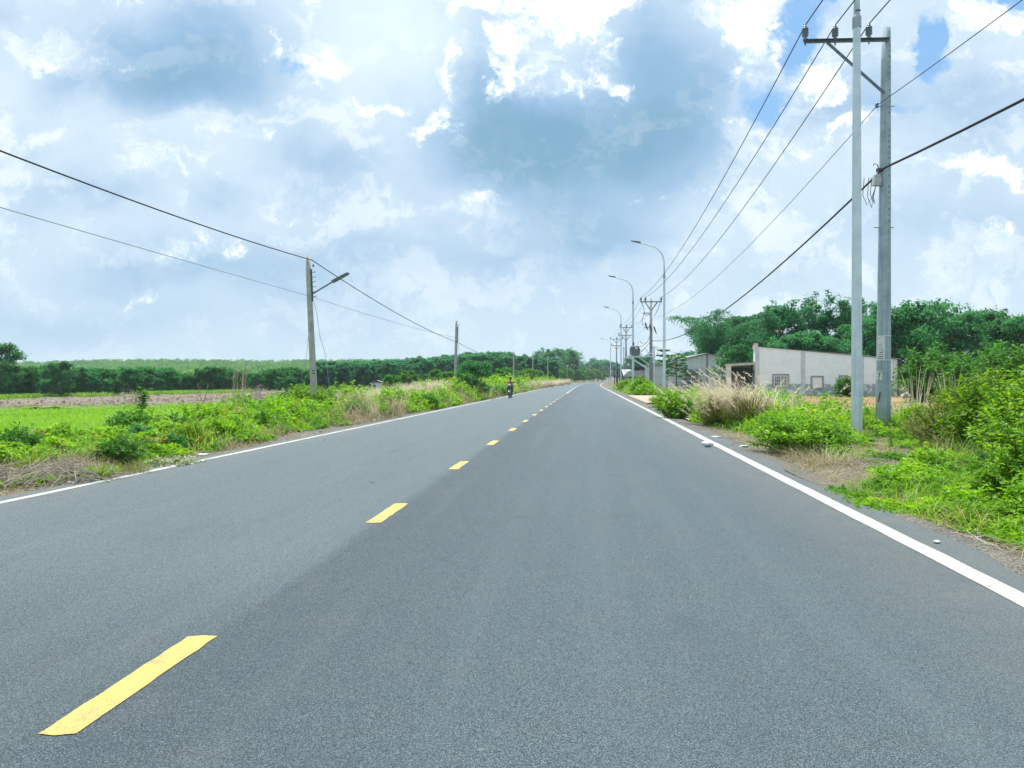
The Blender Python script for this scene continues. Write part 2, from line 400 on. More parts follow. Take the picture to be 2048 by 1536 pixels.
c = b.mix(b.m('MULTIPLY', n3, .6), c, rgb(.10, .085, .06))
bs = b.node('ShaderNodeBsdfPrincipled'); b.link(c, bs.inputs['Base Color']); bs.inputs['Roughness'].default_value = .95; bs.inputs['Specular IOR Level'].default_value = .1
bp = b.node('ShaderNodeBump'); bp.inputs['Strength'].default_value = .6; bp.inputs['Distance'].default_value = .05; b.link(n2, bp.inputs['Height']); b.link(bp.outputs[0], bs.inputs['Normal'])
o = b.node('ShaderNodeOutputMaterial'); b.link(bs.outputs[0], o.inputs[0])
GROUND_M = m
struct('ground', mb, m, True)

def strip(y, s0, s1, z, ns=2, wob0=None, wob1=None):
    y = np.asarray(y, float); t = np.linspace(0, 1, ns)
    a = s0 + (wob0(y) if wob0 else 0 * y); bb = s1 + (wob1(y) if wob1 else 0 * y)
    S = a[:, None] + (bb - a)[:, None] * t[None]; Yg = np.repeat(y[:, None], ns, 1)
    return np.stack([cline(Yg) + S, Yg, np.full_like(S, z) if np.isscalar(z) else z(cline(Yg) + S, Yg)], -1), len(y), ns

# road ------------------------------------------------------------
ry = np.concatenate([np.arange(-30, 60, .5), np.arange(60, 200, 2), np.arange(200, 620, 5)])
m = bpy.data.materials.new('asphalt'); m.use_nodes = True; b = NB(m.node_tree)
geo = b.node('ShaderNodeNewGeometry').outputs['Position']
at = b.node('ShaderNodeAttribute'); at.attribute_name = 'var'      # distance across the road, in metres
lat = at.outputs['Fac']
big = b.noise(b.vm('MULTIPLY', geo, (1, .35, 1)), .7, 5, .6)
patch = b.noise(geo, 2.6, 5, .6)
grain = b.noise(geo, 130, 3, .7)
chip = b.voro(geo, 168, out=0)
chipc = b.voro(geo, 168, out=1)
seam = b.m('ADD', lat, b.m('MULTIPLY', b.m('SUBTRACT', big, .5), .28))
py_ = b.sep(geo)[1]
lane = b.m('MAXIMUM', b.step(seam, -.10, .12), b.m('MULTIPLY', b.step(py_, 6.5, 3.0), .75))
c = b.mix(lane, rgb(.172, .234, .258), rgb(.116, .172, .200))
# the new lane is darkest along the seam and dusty again towards its wheel tracks
c = b.mix(b.m('MULTIPLY', b.m('MULTIPLY', lane, b.step(lat, 2.2, .1)), .45), c, rgb(.062, .083, .099))
c = b.mix(b.m('MULTIPLY', b.step(patch, .45, .75), .35), c, rgb(.165, .182, .182))
c = b.mix(b.m('MULTIPLY', b.step(big, .5, .8), .3), c, rgb(.082, .100, .112))
c = b.mix(b.m('MULTIPLY', b.step(chip, .34, .62), .85), c, rgb(.022, .032, .042))
sp = b.sep(chipc)
c = b.mix(b.m('MULTIPLY', b.step(sp[0], .80, 1.0), .28), c, rgb(.36, .42, .45))
c = b.mix(b.step(grain, .43, .30), c, rgb(.014, .022, .030))
c = b.mix(b.m('MULTIPLY', b.step(b.m('ABSOLUTE', lat), 3.6, 5.2), b.m('MULTIPLY', patch, .55)), c, rgb(.20, .19, .165))
streak = b.noise(b.comb(b.m('MULTIPLY', lat, 1.0), b.m('MULTIPLY', py_, .035), 0), 2.3, 5, .6)
c = b.mix(b.m('MULTIPLY', b.step(streak, .45, .70), .16), c, rgb(.150, .185, .195))
c = b.mix(b.m('MULTIPLY', b.step(streak, .44, .28), .22), c, rgb(.055, .082, .100))
stain = b.noise(b.vm('ADD', geo, (7, 3, 0)), .9, 4, .55)
c = b.mix(b.m('MULTIPLY', b.step(stain, .62, .75), .35), c, rgb(.045, .065, .08))
# scattered pale scuffs
scf = b.noise(b.vm('MULTIPLY', geo, (1.3, 2.4, 1)), 4.6, 2, .5)
c = b.mix(b.m('MULTIPLY', b.step(scf, .765, .80), .55), c, rgb(.34, .34, .32))
bs = b.node('ShaderNodeBsdfPrincipled'); b.link(c, bs.inputs['Base Color'])
bs.inputs['Roughness'].default_value = .78; bs.inputs['Specular IOR Level'].default_value = .35
bp = b.node('ShaderNodeBump'); bp.inputs['Strength'].default_value = .9; bp.inputs['Distance'].default_value = .006
b.link(b.m('ADD', b.m('MULTIPLY', grain, .7), b.m('MULTIPLY', chip, -1.2)), bp.inputs['Height']); b.link(bp.outputs[0], bs.inputs['Normal'])
o = b.node('ShaderNodeOutputMaterial'); b.link(bs.outputs[0], o.inputs[0])
wobL = lambda y: .10 * (vnoise(y * 1.3, y * 0 + 3) - .5) + .05 * (vnoise(y * 5, y * 0 + 9) - .5)
wobR = lambda y: .26 * (vnoise(y * .7, y * 0 + 13) - .5) + .12 * (vnoise(y * 4, y * 0 + 19) - .5)
V, nu, nv = strip(ry, -5.02, 5.44, 0.0, 24, wobL, wobR)
mb = MB(); mb.sheet(V, nu, nv, var=(V[..., 0] - cline(V[..., 1])).ravel())
road = struct('road', mb, m)

def paint(name, c1, c2, lo, hi):
    m = bpy.data.materials.new(name); m.use_nodes = True; b = NB(m.node_tree)
    pos = b.node('ShaderNodeNewGeometry').outputs['Position']
    n = b.noise(pos, 9, 7, .7); g = b.noise(pos, 140, 2, .6); k = b.noise(pos, 1.1, 3, .6)
    c = b.mix(b.step(n, .35, .7), rgb(*c1), rgb(*c2))
    wear = b.m('ADD', b.m('MULTIPLY', g, .55), b.m('MULTIPLY', n, .45))
    c = b.mix(b.m('MULTIPLY', b.step(wear, hi, lo), b.step(k, .3, .7)), c, rgb(.11, .115, .115))
    bs = b.node('ShaderNodeBsdfPrincipled'); b.link(c, bs.inputs['Base Color']); bs.inputs['Roughness'].default_value = .6
    bp = b.node('ShaderNodeBump'); bp.inputs['Strength'].default_value = .5; bp.inputs['Distance'].default_value = .004; b.link(g, bp.inputs['Height']); b.link(bp.outputs[0], bs.inputs['Normal'])
    o = b.node('ShaderNodeOutputMaterial'); b.link(bs.outputs[0], o.inputs[0]); return m
YEL = paint('yellow_road_paint', (.60, .405, .085), (.50, .34, .085), .40, .53)
WHT = paint('white_road_paint', (.52, .53, .51), (.34, .34, .31), .40, .54)
fine = lambda a, k: (lambda y: a * (vnoise(y * 9, y * 0 + k) - .5))
for s0, s1, nm in ((-4.80, -4.67, 'edge_line'), (4.94, 5.12, 'edge_line')):
    V, nu, nv = strip(ry, s0, s1, .004, 3, fine(.02, s0 * 3), fine(.02, s1 * 3)); mb = MB(); mb.sheet(V, nu, nv); struct(nm, mb, WHT, parent=road)
for k in range(16):
    y0 = 2.952 + k * 4.37
    yy = np.linspace(y0, y0 + 1.14, 40)
    V, nu, nv = strip(yy, -.078, .078, .004, 3, fine(.012, k), fine(.012, k + 30)); 
    V[0, :, 1] += np.array([.01, -.005, .012]); V[-1, :, 1] += np.array([-.01, .008, -.004])
    mb = MB(); mb.sheet(V, nu, nv); struct('centre_dash', mb, YEL, parent=road)
V, nu, nv = strip(np.concatenate([np.arange(74, 200, 2), np.arange(200, 620, 5)]), -.08, .08, .004, 2); mb = MB(); mb.sheet(V, nu, nv); struct('centre_line', mb, WHT, parent=road)

# gravel shoulders -----------------------------------------------------
m = bpy.data.materials.new('gravel'); m.use_nodes = True; b = NB(m.node_tree)
pos = b.node('ShaderNodeNewGeometry').outputs['Position']
n1 = b.noise(pos, 1.6, 6, .65); vo = b.voro(pos, 42, out=0); vc = b.voro(pos, 42, out=1); n3 = b.noise(pos, 90, 3, .6)
c = b.mix(b.step(n1, .35, .65), rgb(.13, .135, .13), rgb(.24, .215, .175))
c = b.mix(b.m('MULTIPLY', b.step(b.sep(vc)[0], .3, 1.0), .5), c, rgb(.30, .30, .28))
c = b.mix(b.step(vo, .42, .8), c, rgb(.05, .05, .048)); c = b.mix(b.step(n3, .45, .3), c, rgb(.06, .06, .055))
bs = b.node('ShaderNodeBsdfPrincipled'); b.link(c, bs.inputs['Base Color']); bs.inputs['Roughness'].default_value = .95
bp = b.node('ShaderNodeBump'); bp.inputs['Strength'].default_value = 1.0; bp.inputs['Distance'].default_value = .03; b.link(b.m('MULTIPLY', vo, -1.0), bp.inputs['Height']); b.link(bp.outputs[0], bs.inputs['Normal'])
o = b.node('ShaderNodeOutputMaterial'); b.link(bs.outputs[0], o.inputs[0]); GRAVEL = m
gy = np.concatenate([np.arange(-20, 60, .25), np.arange(60, 300, 3)])
def gz(side):
    def f(x, y):
        s = np.abs(x - cline(y)); e = 5.0 if side < 0 else 5.6
        return -.012 - .05 * sstep(s, e, e + .35) + .05 * (fbm(x * 2.2, y * 2.2) - .5) * sstep(s, e + .1, e + .5) + .03 * sstep(s, e + .6, e + 1.4)
    return f
V, nu, nv = strip(gy, 5.35, 7.3, gz(1), 20, None, lambda y: 1.2 * (vnoise(y * .5, y * 0 + 2) - .5)); mb = MB(); mb.sheet(V, nu, nv); struct('gravel_shoulder', mb, GRAVEL, True)
V, nu, nv = strip(gy, -6.5, -4.85, gz(-1), 20, lambda y: 1.0 * (vnoise(y * .5, y * 0 + 5) - .5)); mb = MB(); mb.sheet(V, nu, nv); struct('gravel_shoulder', mb, GRAVEL, True)

# brick-paved entrance beside the right edge
m = bpy.data.materials.new('red_paving'); m.use_nodes = True; b = NB(m.node_tree)
pos = b.node('ShaderNodeNewGeometry').outputs['Position']
br = b.node('ShaderNodeTexBrick'); b.link(pos, br.inputs['Vector']); br.inputs['Scale'].default_value = 2.5
br.inputs['Color1'].default_value = rgb(.42, .22, .15); br.inputs['Color2'].default_value = rgb(.46, .30, .22); br.inputs['Mortar'].default_value = rgb(.40, .36, .30)
bs = b.node('ShaderNodeBsdfPrincipled'); b.link(b.mix(b.noise(pos, 1.2, 5), br.outputs[0], rgb(.42, .33, .25)), bs.inputs['Base Color']); bs.inputs['Roughness'].default_value = .9
o = b.node('ShaderNodeOutputMaterial'); b.link(bs.outputs[0], o.inputs[0])
V, nu, nv = strip(np.arange(44, 66, 1.0), 5.8, 8.4, .03, 4); mb = MB(); mb.sheet(V, nu, nv)
V2, nu, nv = strip(np.arange(44, 66, 1.0), 5.8, 5.8, .03, 2); V2[:, 0, 2] = -.1; mb.sheet(V2, nu, nv); struct('pavement', mb, m)
mb = MB(); V, nu, nv = strip(np.arange(26, 42, 1.0), 5.75, 7.2, .022, 4); mb.sheet(V, nu, nv)
struct('pavement', mb, mat('worn_concrete', (.36, .35, .32), .9, var=(.22, .22, .21), scale=1.5, bump=.5))

# ploughed field and red yard soil -------------------------------------------
m = bpy.data.materials.new('ploughed_soil'); m.use_nodes = True; b = NB(m.node_tree)
pos = b.node('ShaderNodeNewGeometry').outputs['Position']
n1 = b.noise(b.vm('MULTIPLY', pos, (.25, 1.0, 1)), .9, 7, .65); n2 = b.noise(pos, 3.0, 6, .7)
c = b.mix(b.step(n1, .35, .65), rgb(.17, .14, .105), rgb(.25, .21, .16)); c = b.mix(b.step(n2, .45, .68), c, rgb(.13, .11, .09))
bs = b.node('ShaderNodeBsdfPrincipled'); b.link(c, bs.inputs['Base Color']); bs.inputs['Roughness'].default_value = .95
bp = b.node('ShaderNodeBump'); bp.inputs['Strength'].default_value = 1.0; bp.inputs['Distance'].default_value = .25; b.link(n2, bp.inputs['Height']); b.link(bp.outputs[0], bs.inputs['Normal'])
o = b.node('ShaderNodeOutputMaterial'); b.link(bs.outputs[0], o.inputs[0])
def patchsheet(name, poly_y, xl, xr, m, dz, nx=60, rough=0.0, smooth=False):
    T = np.linspace(0, 1, nx); y = np.asarray(poly_y, float)
    Xg = xl(y)[:, None] * (1 - T) + xr(y)[:, None] * T; Yg = np.repeat(y[:, None], nx, 1)
    Zg = terr(Xg, Yg) + dz + rough * (fbm(Xg * .9, Yg * 1.6) - .3)
    mb = MB(); mb.sheet(np.stack([Xg, Yg, Zg], -1), len(y), nx); return struct(name, mb, m, smooth)
patchsheet('ploughed_field', np.linspace(48, 190, 130), lambda y: -.86 * y - 10, lambda y: cline(y) - 12 - .05 * (y - 48), m, .10, 110, .45)
m2 = mat('red_soil', (.33, .17, .095), .95, var=(.24, .20, .09), scale=.35, bump=.8, bscale=3)
patchsheet('red_soil', np.linspace(30, 61.2, 50), lambda y: cline(y) + 10 - .03 * (y - 30), lambda y: cline(y) + 34 + 0 * y, m2, .05, 50, .06)
field_m = mat('field_turf', (.17, .27, .025), .95, var=(.11, .20, .02), scale=.8, bump=.8, bscale=6)
patchsheet('grass_field', np.linspace(8, 53, 80), lambda y: -.9 * y - 14, lambda y: cline(y) - 8.3 + .5 * (vnoise(y * .4, y * 0) - .5), field_m, .05, 60, .12)

# ------------------------------------------------------------------ houses
PLAST = bpy.data.materials.new('weathered_render'); PLAST.use_nodes = True
def wallmat(m, zband, c1, c2, cb):
    b = NB(m.node_tree)
    t = b.node('ShaderNodeTexCoord').outputs['Object']
    n1 = b.noise(b.vm('MULTIPLY', t, (1, 1, .6)), 2.1, 9, .7); n2 = b.noise(t, 7, 6, .7); st = b.noise(b.vm('MULTIPLY', t, (5, 5, .25)), 1.6, 5, .6)
    c = b.mix(b.m('MULTIPLY', b.step(n1, .40, .66), .7), rgb(*c1), rgb(*c2)); c = b.mix(b.m('MULTIPLY', b.step(n2, .5, .75), .35), c, rgb(*[x * .6 for x in c1]))
    c = b.mix(b.m('MULTIPLY', b.step(b.noise(t, .9, 6, .7), .5, .72), .22), c, rgb(*[x * .6 for x in c1]))
    c = b.mix(b.m('MULTIPLY', b.step(st, .66, .80), .25), c, rgb(*[x * .5 for x in c1]))
    z = b.sep(t)[2]
    edge = b.m('ADD', z, b.m('MULTIPLY', b.m('SUBTRACT', b.noise(t, 1.7, 6, .7), .5), .35))
    cbm = b.mix(b.step(n2, .35, .65), rgb(*cb), rgb(*[x * 1.55 for x in cb])); cbm = b.mix(b.step(b.noise(t, 2.3, 5, .6), .5, .62), cbm, rgb(*[x * .92 for x in c1]))
    c = b.mix(b.step(edge, zband + .03, zband - .03), c, cbm)
    bs = b.node('ShaderNodeBsdfPrincipled'); b.link(c, bs.inputs['Base Color']); bs.inputs['Roughness'].default_value = .9
    bp = b.node('ShaderNodeBump'); bp.inputs['Strength'].default_value = .3; bp.inputs['Distance'].default_value = .02; b.link(n2, bp.inputs['Height']); b.link(bp.outputs[0], bs.inputs['Normal'])
    o = b.node('ShaderNodeOutputMaterial'); b.link(bs.outputs[0], o.inputs[0]); return m
wallmat(PLAST, 1.12, (.84, .90, .93), (.74, .80, .83), (.26, .31, .33))
PLAST2 = bpy.data.materials.new('bare_cement_render'); PLAST2.use_nodes = True; wallmat(PLAST2, .75, (.60, .67, .69), (.40, .47, .49), (.20, .25, .26))
WHITEW = mat('whitewash', (.72, .72, .68), .85, var=(.52, .52, .47), scale=2.2, bump=.3)
TRIM = mat('bare_mortar', (.34, .36, .35), .9, var=(.22, .24, .24), scale=5, bump=.4)
ROOFM = mat('roof_sheet', (.16, .19, .19), .6, .2, var=(.24, .23, .21), scale=2)
GLASS = mat('dull_glass', (.09, .12, .13), .35, var=(.30, .34, .35), scale=1.5, spec=.4)
CURT = mat('pale_curtain', (.55, .60, .60), .8)
DOORM = mat('dark_door', (.05, .07, .08), .6, var=(.09, .11, .12))
MOSS = mat('mossy_cap', (.14, .13, .07), .95, var=(.35, .33, .27), scale=6)

def window_part(root, x0, x1, z0, z1, y, grille=True, white=False):
    """window set in a wall that faces -y at depth y (local coordinates)"""
    mb = MB(); w = .13
    mb.box(((x0 + x1) / 2, y - .02, z1 + w / 2), (x1 - x0 + 2 * w, .07, w)); mb.box(((x0 + x1) / 2, y - .03, z0 - w / 2), (x1 - x0 + 2 * w, .10, w))
    for x in (x0 - w / 2, x1 + w / 2): mb.box((x, y - .018, (z0 + z1) / 2), (w, .066, z1 - z0))
    win = part('window', mb, TRIM, root)
    if white:
        mb = MB(); mb.box(((x0 + x1) / 2, y - .012, (z0 + z1) / 2), (x1 - x0, .03, z1 - z0)); part('shutter', mb, mat('pale_board', (.84, .86, .86), .7, var=(.74, .77, .78), scale=4), win); return win
    mb = MB(); mb.box(((x0 + x1) / 2, y - .008, (z0 + z1) / 2), (x1 - x0, .02, z1 - z0)); part('pane', mb, GLASS, win)
    mb = MB(); f = .075
    mb.box(((x0 + x1) / 2, y - .033, z1 - f / 2), (x1 - x0, .03, f)); mb.box(((x0 + x1) / 2, y - .033, z0 + f / 2), (x1 - x0, .03, f))
    for x in (x0 + f / 2, x1 - f / 2): mb.box((x, y - .033, (z0 + z1) / 2), (f, .029, z1 - z0 - 2 * f))
    mb.box(((x0 + x1) / 2, y - .036, (z0 + z1) / 2), (.09, .034, z1 - z0 - 2 * f))
    part('frame', mb, WHITEP, win)
    if grille:
        mb = MB(); n = 3
        for h in ((x0 + f, (x0 + x1) / 2 - .045), ((x0 + x1) / 2 + .045, x1 - f)):
            for k in range(1, n): mb.box((h[0] + (h[1] - h[0]) * k / n, y - .031, (z0 + z1) / 2), (.022, .018, z1 - z0 - 2 * f))
            mb.box(((h[0] + h[1]) / 2, y - .030, z0 + .36 * (z1 - z0)), (h[1] - h[0], .018, .03)); mb.box(((h[0] + h[1]) / 2, y - .030, z0 + .66 * (z1 - z0)), (h[1] - h[0], .018, .03))
        part('grille', mb, WHITEP, win)
    return win

# grey house whose long side wall faces the camera
hx, hy = gx(1510, 62), 62.0
h1 = thing('grey_house', 'long grey single storey house with sloping roof line and white porch pillar', 'house', (hx, hy, -.05), -.30)
LN = 10.9; DP = 6.0
mb = MB(); mb.prism([(0.0, 0), (LN, 0), (LN, 3.16), (0.0, 4.32)], 'y', 0, .2)
mb.prism([(0.0, 0), (LN, 0), (LN, 3.16), (0.0, 4.32)], 'y', DP - .2, DP)
mb.box((LN - .1, DP / 2, 1.58), (.2, DP - .4, 3.14)); mb.box((.1, 1.0, 2.1), (.2, 1.6, 4.2)); mb.box((.1, DP - 1.0, 2.1), (.2, 1.6, 4.2)); mb.box((.1, DP / 2, 3.25), (.2, DP - 3.6, 1.9))
part('wall', mb, PLAST, h1)
for x in (.18, 3.82, 8.3, LN - .14):
    zt = 4.32 - (4.32 - 3.16) * (x / LN); mb = MB(); mb.box((x, -.012, zt / 2 - .03), (.34, .05, zt - .06)); part('pilaster', mb, mat('pilaster_render', (.62, .67, .69), .9, var=(.46, .52, .54), scale=2.5, bump=.3), h1)
mb = MB(); mb.box((.09, DP / 2, 2.2), (.30, DP + .1, 4.62)); mb.v[-1][:, 2] = np.where(mb.v[-1][:, 2] < 1, 4.22, 4.60); par = part('parapet', mb, WHITEW, h1)
mb = MB(); mb.box((.09, DP / 2, 4.625), (.36, DP + .16, .05)); part('coping', mb, MOSS, par)
mb = MB()
sl_ = math.atan2(4.32 - 3.16, LN); n = 60
xs = np.linspace(.3, LN + .28, n); zz = 4.37 - (xs / LN) * 1.16
Vr = []
for yy in np.linspace(-.06, DP + .06, 40): Vr.append(np.stack([xs, np.full(n, yy), zz + .012 * math.sin(yy * 24)], -1))
mb.sheet(np.array(Vr), 40, n); roof = part('roof', mb, ROOFM, h1)
mb = MB(); mb.prism([(.3, 4.30), (LN + .28, 3.10), (LN + .28, 3.15), (.3, 4.355)], 'y', -.070, -.055); part('fascia', mb, mat('fascia_sheet', (.12, .15, .15), .6), roof)
window_part(h1, 1.52, 2.60, .92, 1.84, 0.0); window_part(h1, 4.55, 5.30, .82, 1.68, 0.0, white=True); window_part(h1, 6.70, 7.15, 1.02, 1.72, 0.0, grille=False)
# porch on the road side
mb = MB(); mb.prism([(-2.45, 2.66), (0.0, 2.80), (0.0, 2.98), (-2.45, 2.84)], 'y', -.05, DP - .4); po = part('porch_roof', mb, WHITEW, h1)
mb = MB(); mb.prism([(-2.6, 2.845), (0.0, 2.985), (0.0, 3.01), (-2.6, 2.87)], 'y', -.15, DP - .3); part('roof_sheet', mb, ROOFM, po)
for yy in (.2, DP - .75):
    mb = MB(); mb.box((-2.18, yy, 1.33), (.44, .42, 2.66)); part('porch_pillar', mb, WHITEW, h1)
mb = MB(); mb.box((-.03, DP / 2, 1.15), (.05, 2.3, 2.3)); part('door', mb, DOORM, h1)
mb = MB(); mb.box((-1.2, DP - .5, 1.3), (2.2, .1, 2.6)); part('porch_shade_panel', mb, mat('porch_shade_panel', (.10, .12, .12), .8), h1)  # dark panel that stands for the shade inside the porch
mb = MB(); mb.box((-.16, .5, 1.1), (.06, .7, 2.0)); part('leaning_board', mb, mat('blue_grey_board', (.20, .29, .34), .7), h1)
mb = MB(); mb.box((LN / 2, -.35, .10), (LN + .4, .66, .14)); part('plinth', mb, TRIM, h1)

# gabled cement house beyond it
g0 = gx(1365, 100); h2 = thing('gabled_house', 'bare cement house with low gable and awning over its barred window', 'house', (g0, 100, -.05))
GW = 7.0
mb = MB(); pr = [(0, 0), (GW, 0), (GW, 4.25), (GW / 2 - .1, 5.1), (0, 4.3)]
mb.prism(pr, 'y', 0, .2); mb.prism(pr, 'y', 8.8, 9.0); mb.box((.1, 4.5, 2.1), (.2, 8.6, 4.2)); mb.box((GW - .1, 4.5, 2.1), (.2, 8.6, 4.2)); part('wall', mb, PLAST2, h2)
mb = MB(); mb.box((GW / 2 - .1, -.015, 2.5), (.34, .06, 4.98)); part('pilaster', mb, TRIM, h2)
mb = MB()
for a, bz, cx, dz in ((-.35, 4.28, GW / 2 - .1, 5.16), (GW / 2 - .1, 5.16, GW + .35, 4.22)): mb.prism([(a, bz - .08), (cx, dz - .08), (cx, dz), (a, bz)], 'y', -.25, 9.25)
part('roof', mb, ROOFM, h2)
window_part(h2, .55, 1.85, .75, 2.15, 0.0, grille=False)
mb = MB(); mb.prism([(0, 2.42), (-.7, 2.30), (-.7, 2.36), (0, 2.88)], 'x', .35, 2.05); part('awning', mb, mat('faded_awning', (.13, .16, .18), .7), h2)
mb = MB(); mb.box((1.2, -.20, 2.27), (3.0, .4, .09)); part('ledge', mb, TRIM, h2)
mb = MB(); mb.box((-2.0, .6, 1.75), (4.0, .2, 3.5)); mb.box((-3.9, 3.6, 1.75), (.2, 5.8, 3.5)); an = part('annexe', mb, PLAST2, h2)
mb = MB(); mb.prism([(-4.4, 3.50), (-.02, 3.62), (-.02, 3.72), (-4.4, 3.60)], 'y', .2, 7.0); part('roof_slab', mb, mat('slab_edge', (.42, .44, .43), .9), an)
# gateposts and rail in front of it
for px, y, h, mm, lab in ((1341, 88, 1.75, WHITEW, 'white gatepost in front of the gabled house, next to the papaya tree'), (1399, 84, 1.35, mat('rust_post', (.25, .21, .18), .9), 'brownish fence post in front of the gabled house window')):
    t = thing('gatepost', lab, 'gatepost', gp(px, y)); mb = MB(); mb.box((0, 0, h / 2), (.42, .42, h)); part('shaft', mb, mm, t); mb = MB(); mb.box((0, 0, h + .05), (.54, .54, .1)); part('cap', mb, mm, t)
mb = MB(); a = gp(1345, 88); c_ = gp(1399, 84)
for z in (.45, .8, 1.1): mb.tube([(a[0] + .25, a[1], z), (c_[0] - .25, c_[1], z)], .022, 6)
for k in range(1, 5): mb.tube([(a[0] + (c_[0] - a[0]) * k / 5, a[1] + (c_[1] - a[1]) * k / 5, 0.0), (a[0] + (c_[0] - a[0]) * k / 5, a[1] + (c_[1] - a[1]) * k / 5, 1.15)], .025, 6)
tag(part('fence_rail', mb, DARKM), 'thin dark rail fence between the gateposts of the gabled house', 'fence')

# open shop further down the road
sx = gx(1246, 125); t = thing('roadside_shop', 'open fronted roadside shop under a pale canopy and dark roof', 'shop', (sx, 125, -.05))
mb = MB(); mb.box((4.2, 5.5, 1.7), (8.2, .2, 3.4)); mb.box((8.2, 2.9, 1.7), (.2, 5.0, 3.4)); mb.box((1.4, 3.6, 1.5), (.2, 3.6, 3.0)); part('wall', mb, mat('shop_wall', (.16, .17, .17), .9, var=(.10, .11, .11)), t)
mb = MB(); mb.prism([(-.1, 2.0), (-.1, 2.12), (.9, 2.95), (5.4, 3.25), (5.4, 2.0)], 'y', -.6, -.5); mb.prism([(-.6, 2.0), (-.5, 2.0), (1.6, 3.2), (1.6, 3.28)], 'x', 0, 5.4); part('canopy', mb, mat('pale_awning', (.52, .54, .56), .7, var=(.36, .38, .40), scale=2.3), t)
mb = MB(); mb.prism([(1.6, 3.55), (9.4, 3.95), (9.4, 4.10), (1.6, 3.72)], 'y', -1.2, 5.8); mb.prism([(2.0, 3.0), (5.2, 3.15), (2.6, 4.1)], 'y', -.4, -.3); part('roof', mb, mat('shop_roof', (.07, .085, .09), .6, var=(.13, .15, .15)), t)
for x in (.3, 2.2, 4.4, 6.4): mb = MB(); mb.box((x, -.45, 1.05 if x < 6 else 1.75), (.13, .13, 2.1 if x < 6 else 3.5)); part('post', mb, mat('shop_post', (.42, .46, .48), .7), t)
mb = MB(); mb.box((3.0, .4, .55), (3.2, .8, 1.1)); mb.box((3.0, .38, 1.13), (3.4, .95, .06)); part('counter', mb, mat('shop_counter', (.22, .27, .30), .7, var=(.35, .40, .42)), t)

# small pale building glimpsed on the left beyond the verge
t = thing('field_hut', 'small white hut among trees far across the left field', 'hut', gp(742, 190)); t.scale = (.75, .75, .62)
mb = MB(); mb.prism([(0, 0), (4.4, 0), (4.4, 2.7), (2.2, 3.7), (0, 2.7)], 'y', 0, 3.0); part('wall', mb, WHITEW, t)
mb = MB(); mb.prism([(-.4, 2.6), (2.2, 3.75), (4.8, 2.6), (4.8, 2.72), (2.2, 3.9), (-.4, 2.72)], 'y', -.3, 3.3); part('roof', mb, mat('pale_roof', (.5, .52, .52), .7), t)
mb = MB(); mb.box((1.2, -.02, 1.0), (.9, .06, 2.0)); part('door', mb, DOORM, t)

# ------------------------------------------------------------------ street lamps
def make_lamp():
    t = thing('street_lamp', '', 'street lamp', group='curved arm street lamps along the right side of the road')
    mb = MB(); mb.tube([(0, 0, 0), (0, 0, 11.1)], [.15, .098], 8); part('pole', mb, GALV, t)
    mb = MB(); mb.tube([(0, 0, 10.85), (0, 0, 11.12), (0, 0, 11.2)], [.115, .115, .085], 12); part('sleeve', mb, mat('steel_sleeve', (.36, .42, .45), .4, .5), t)
    pts = [(0, 0, 11.1), (0, 0, 11.9), (-.02, 0, 12.45), (-.14, 0, 12.95), (-.40, 0, 13.40), (-.80, 0, 13.72), (-1.3, 0, 13.92), (-1.9, 0, 14.10), (-2.25, 0, 14.20)]
    mb = MB(); mb.tube(pts, np.linspace(.078, .045, len(pts)), 10); part('arm', mb, GALV, t, True)
    for k in range(2):
        a = k * .35; mb = MB(); mb.tube([(-.07, -.085 + .0 * k, 11.28 + a), (.07, -.085, 11.28 + a)], .018, 6); part('bolt', mb, DARKM, t)
    mb = MB(); mb.prism([(-2.15, 14.14), (-2.5, 14.20), (-3.02, 14.34), (-3.05, 14.40), (-2.5, 14.33), (-2.15, 14.27)], 'y', -.14, .14); hd = part('lamp_head', mb, STEEL, t)
    mb = MB(); mb.prism([(-2.50, 14.175), (-2.98, 14.305), (-2.98, 14.325), (-2.50, 14.195)], 'y', -.11, .11); part('lens', mb, LAMPG, hd)
    mb = MB(); mb.box((0, 0, .02), (.42, .42, .04)); bpl = part('base_plate', mb, STEEL, t)
    for sx_ in (-1, 1):
        for sy_ in (-1, 1): mb = MB(); mb.cyl((sx_ * .16, sy_ * .16, .03), (sx_ * .16, sy_ * .16, .10), .018, k=6); part('anchor_bolt', mb, DARKM, bpl)
    return t
lamp0 = make_lamp()
lamps = [(1713.5, 19.3, 'tall galvanised street lamp pole right beside the thick numbered concrete pole'),
         (1328.5, 67.3, 'curved street lamp in front of the gabled house, tallest whole lamp in view'),
         (1266, 89.7, 'curved street lamp just behind the one by the gabled house'),
         (1242, 128, 'curved street lamp between the transformer pole and the second tee pole'),
         (1221, 228, 'far curved street lamp nearest the bend of the road')]
for i, (px, y, lab) in enumerate(lamps):
    loc = gp(px, y); rz = -.11 if y < 150 else -.16
    if i == 0: lamp0.location = loc; lamp0.rotation_euler = (0, 0, rz); lamp0['label'] = lab
    else: dup(lamp0, loc, rz, label=lab)

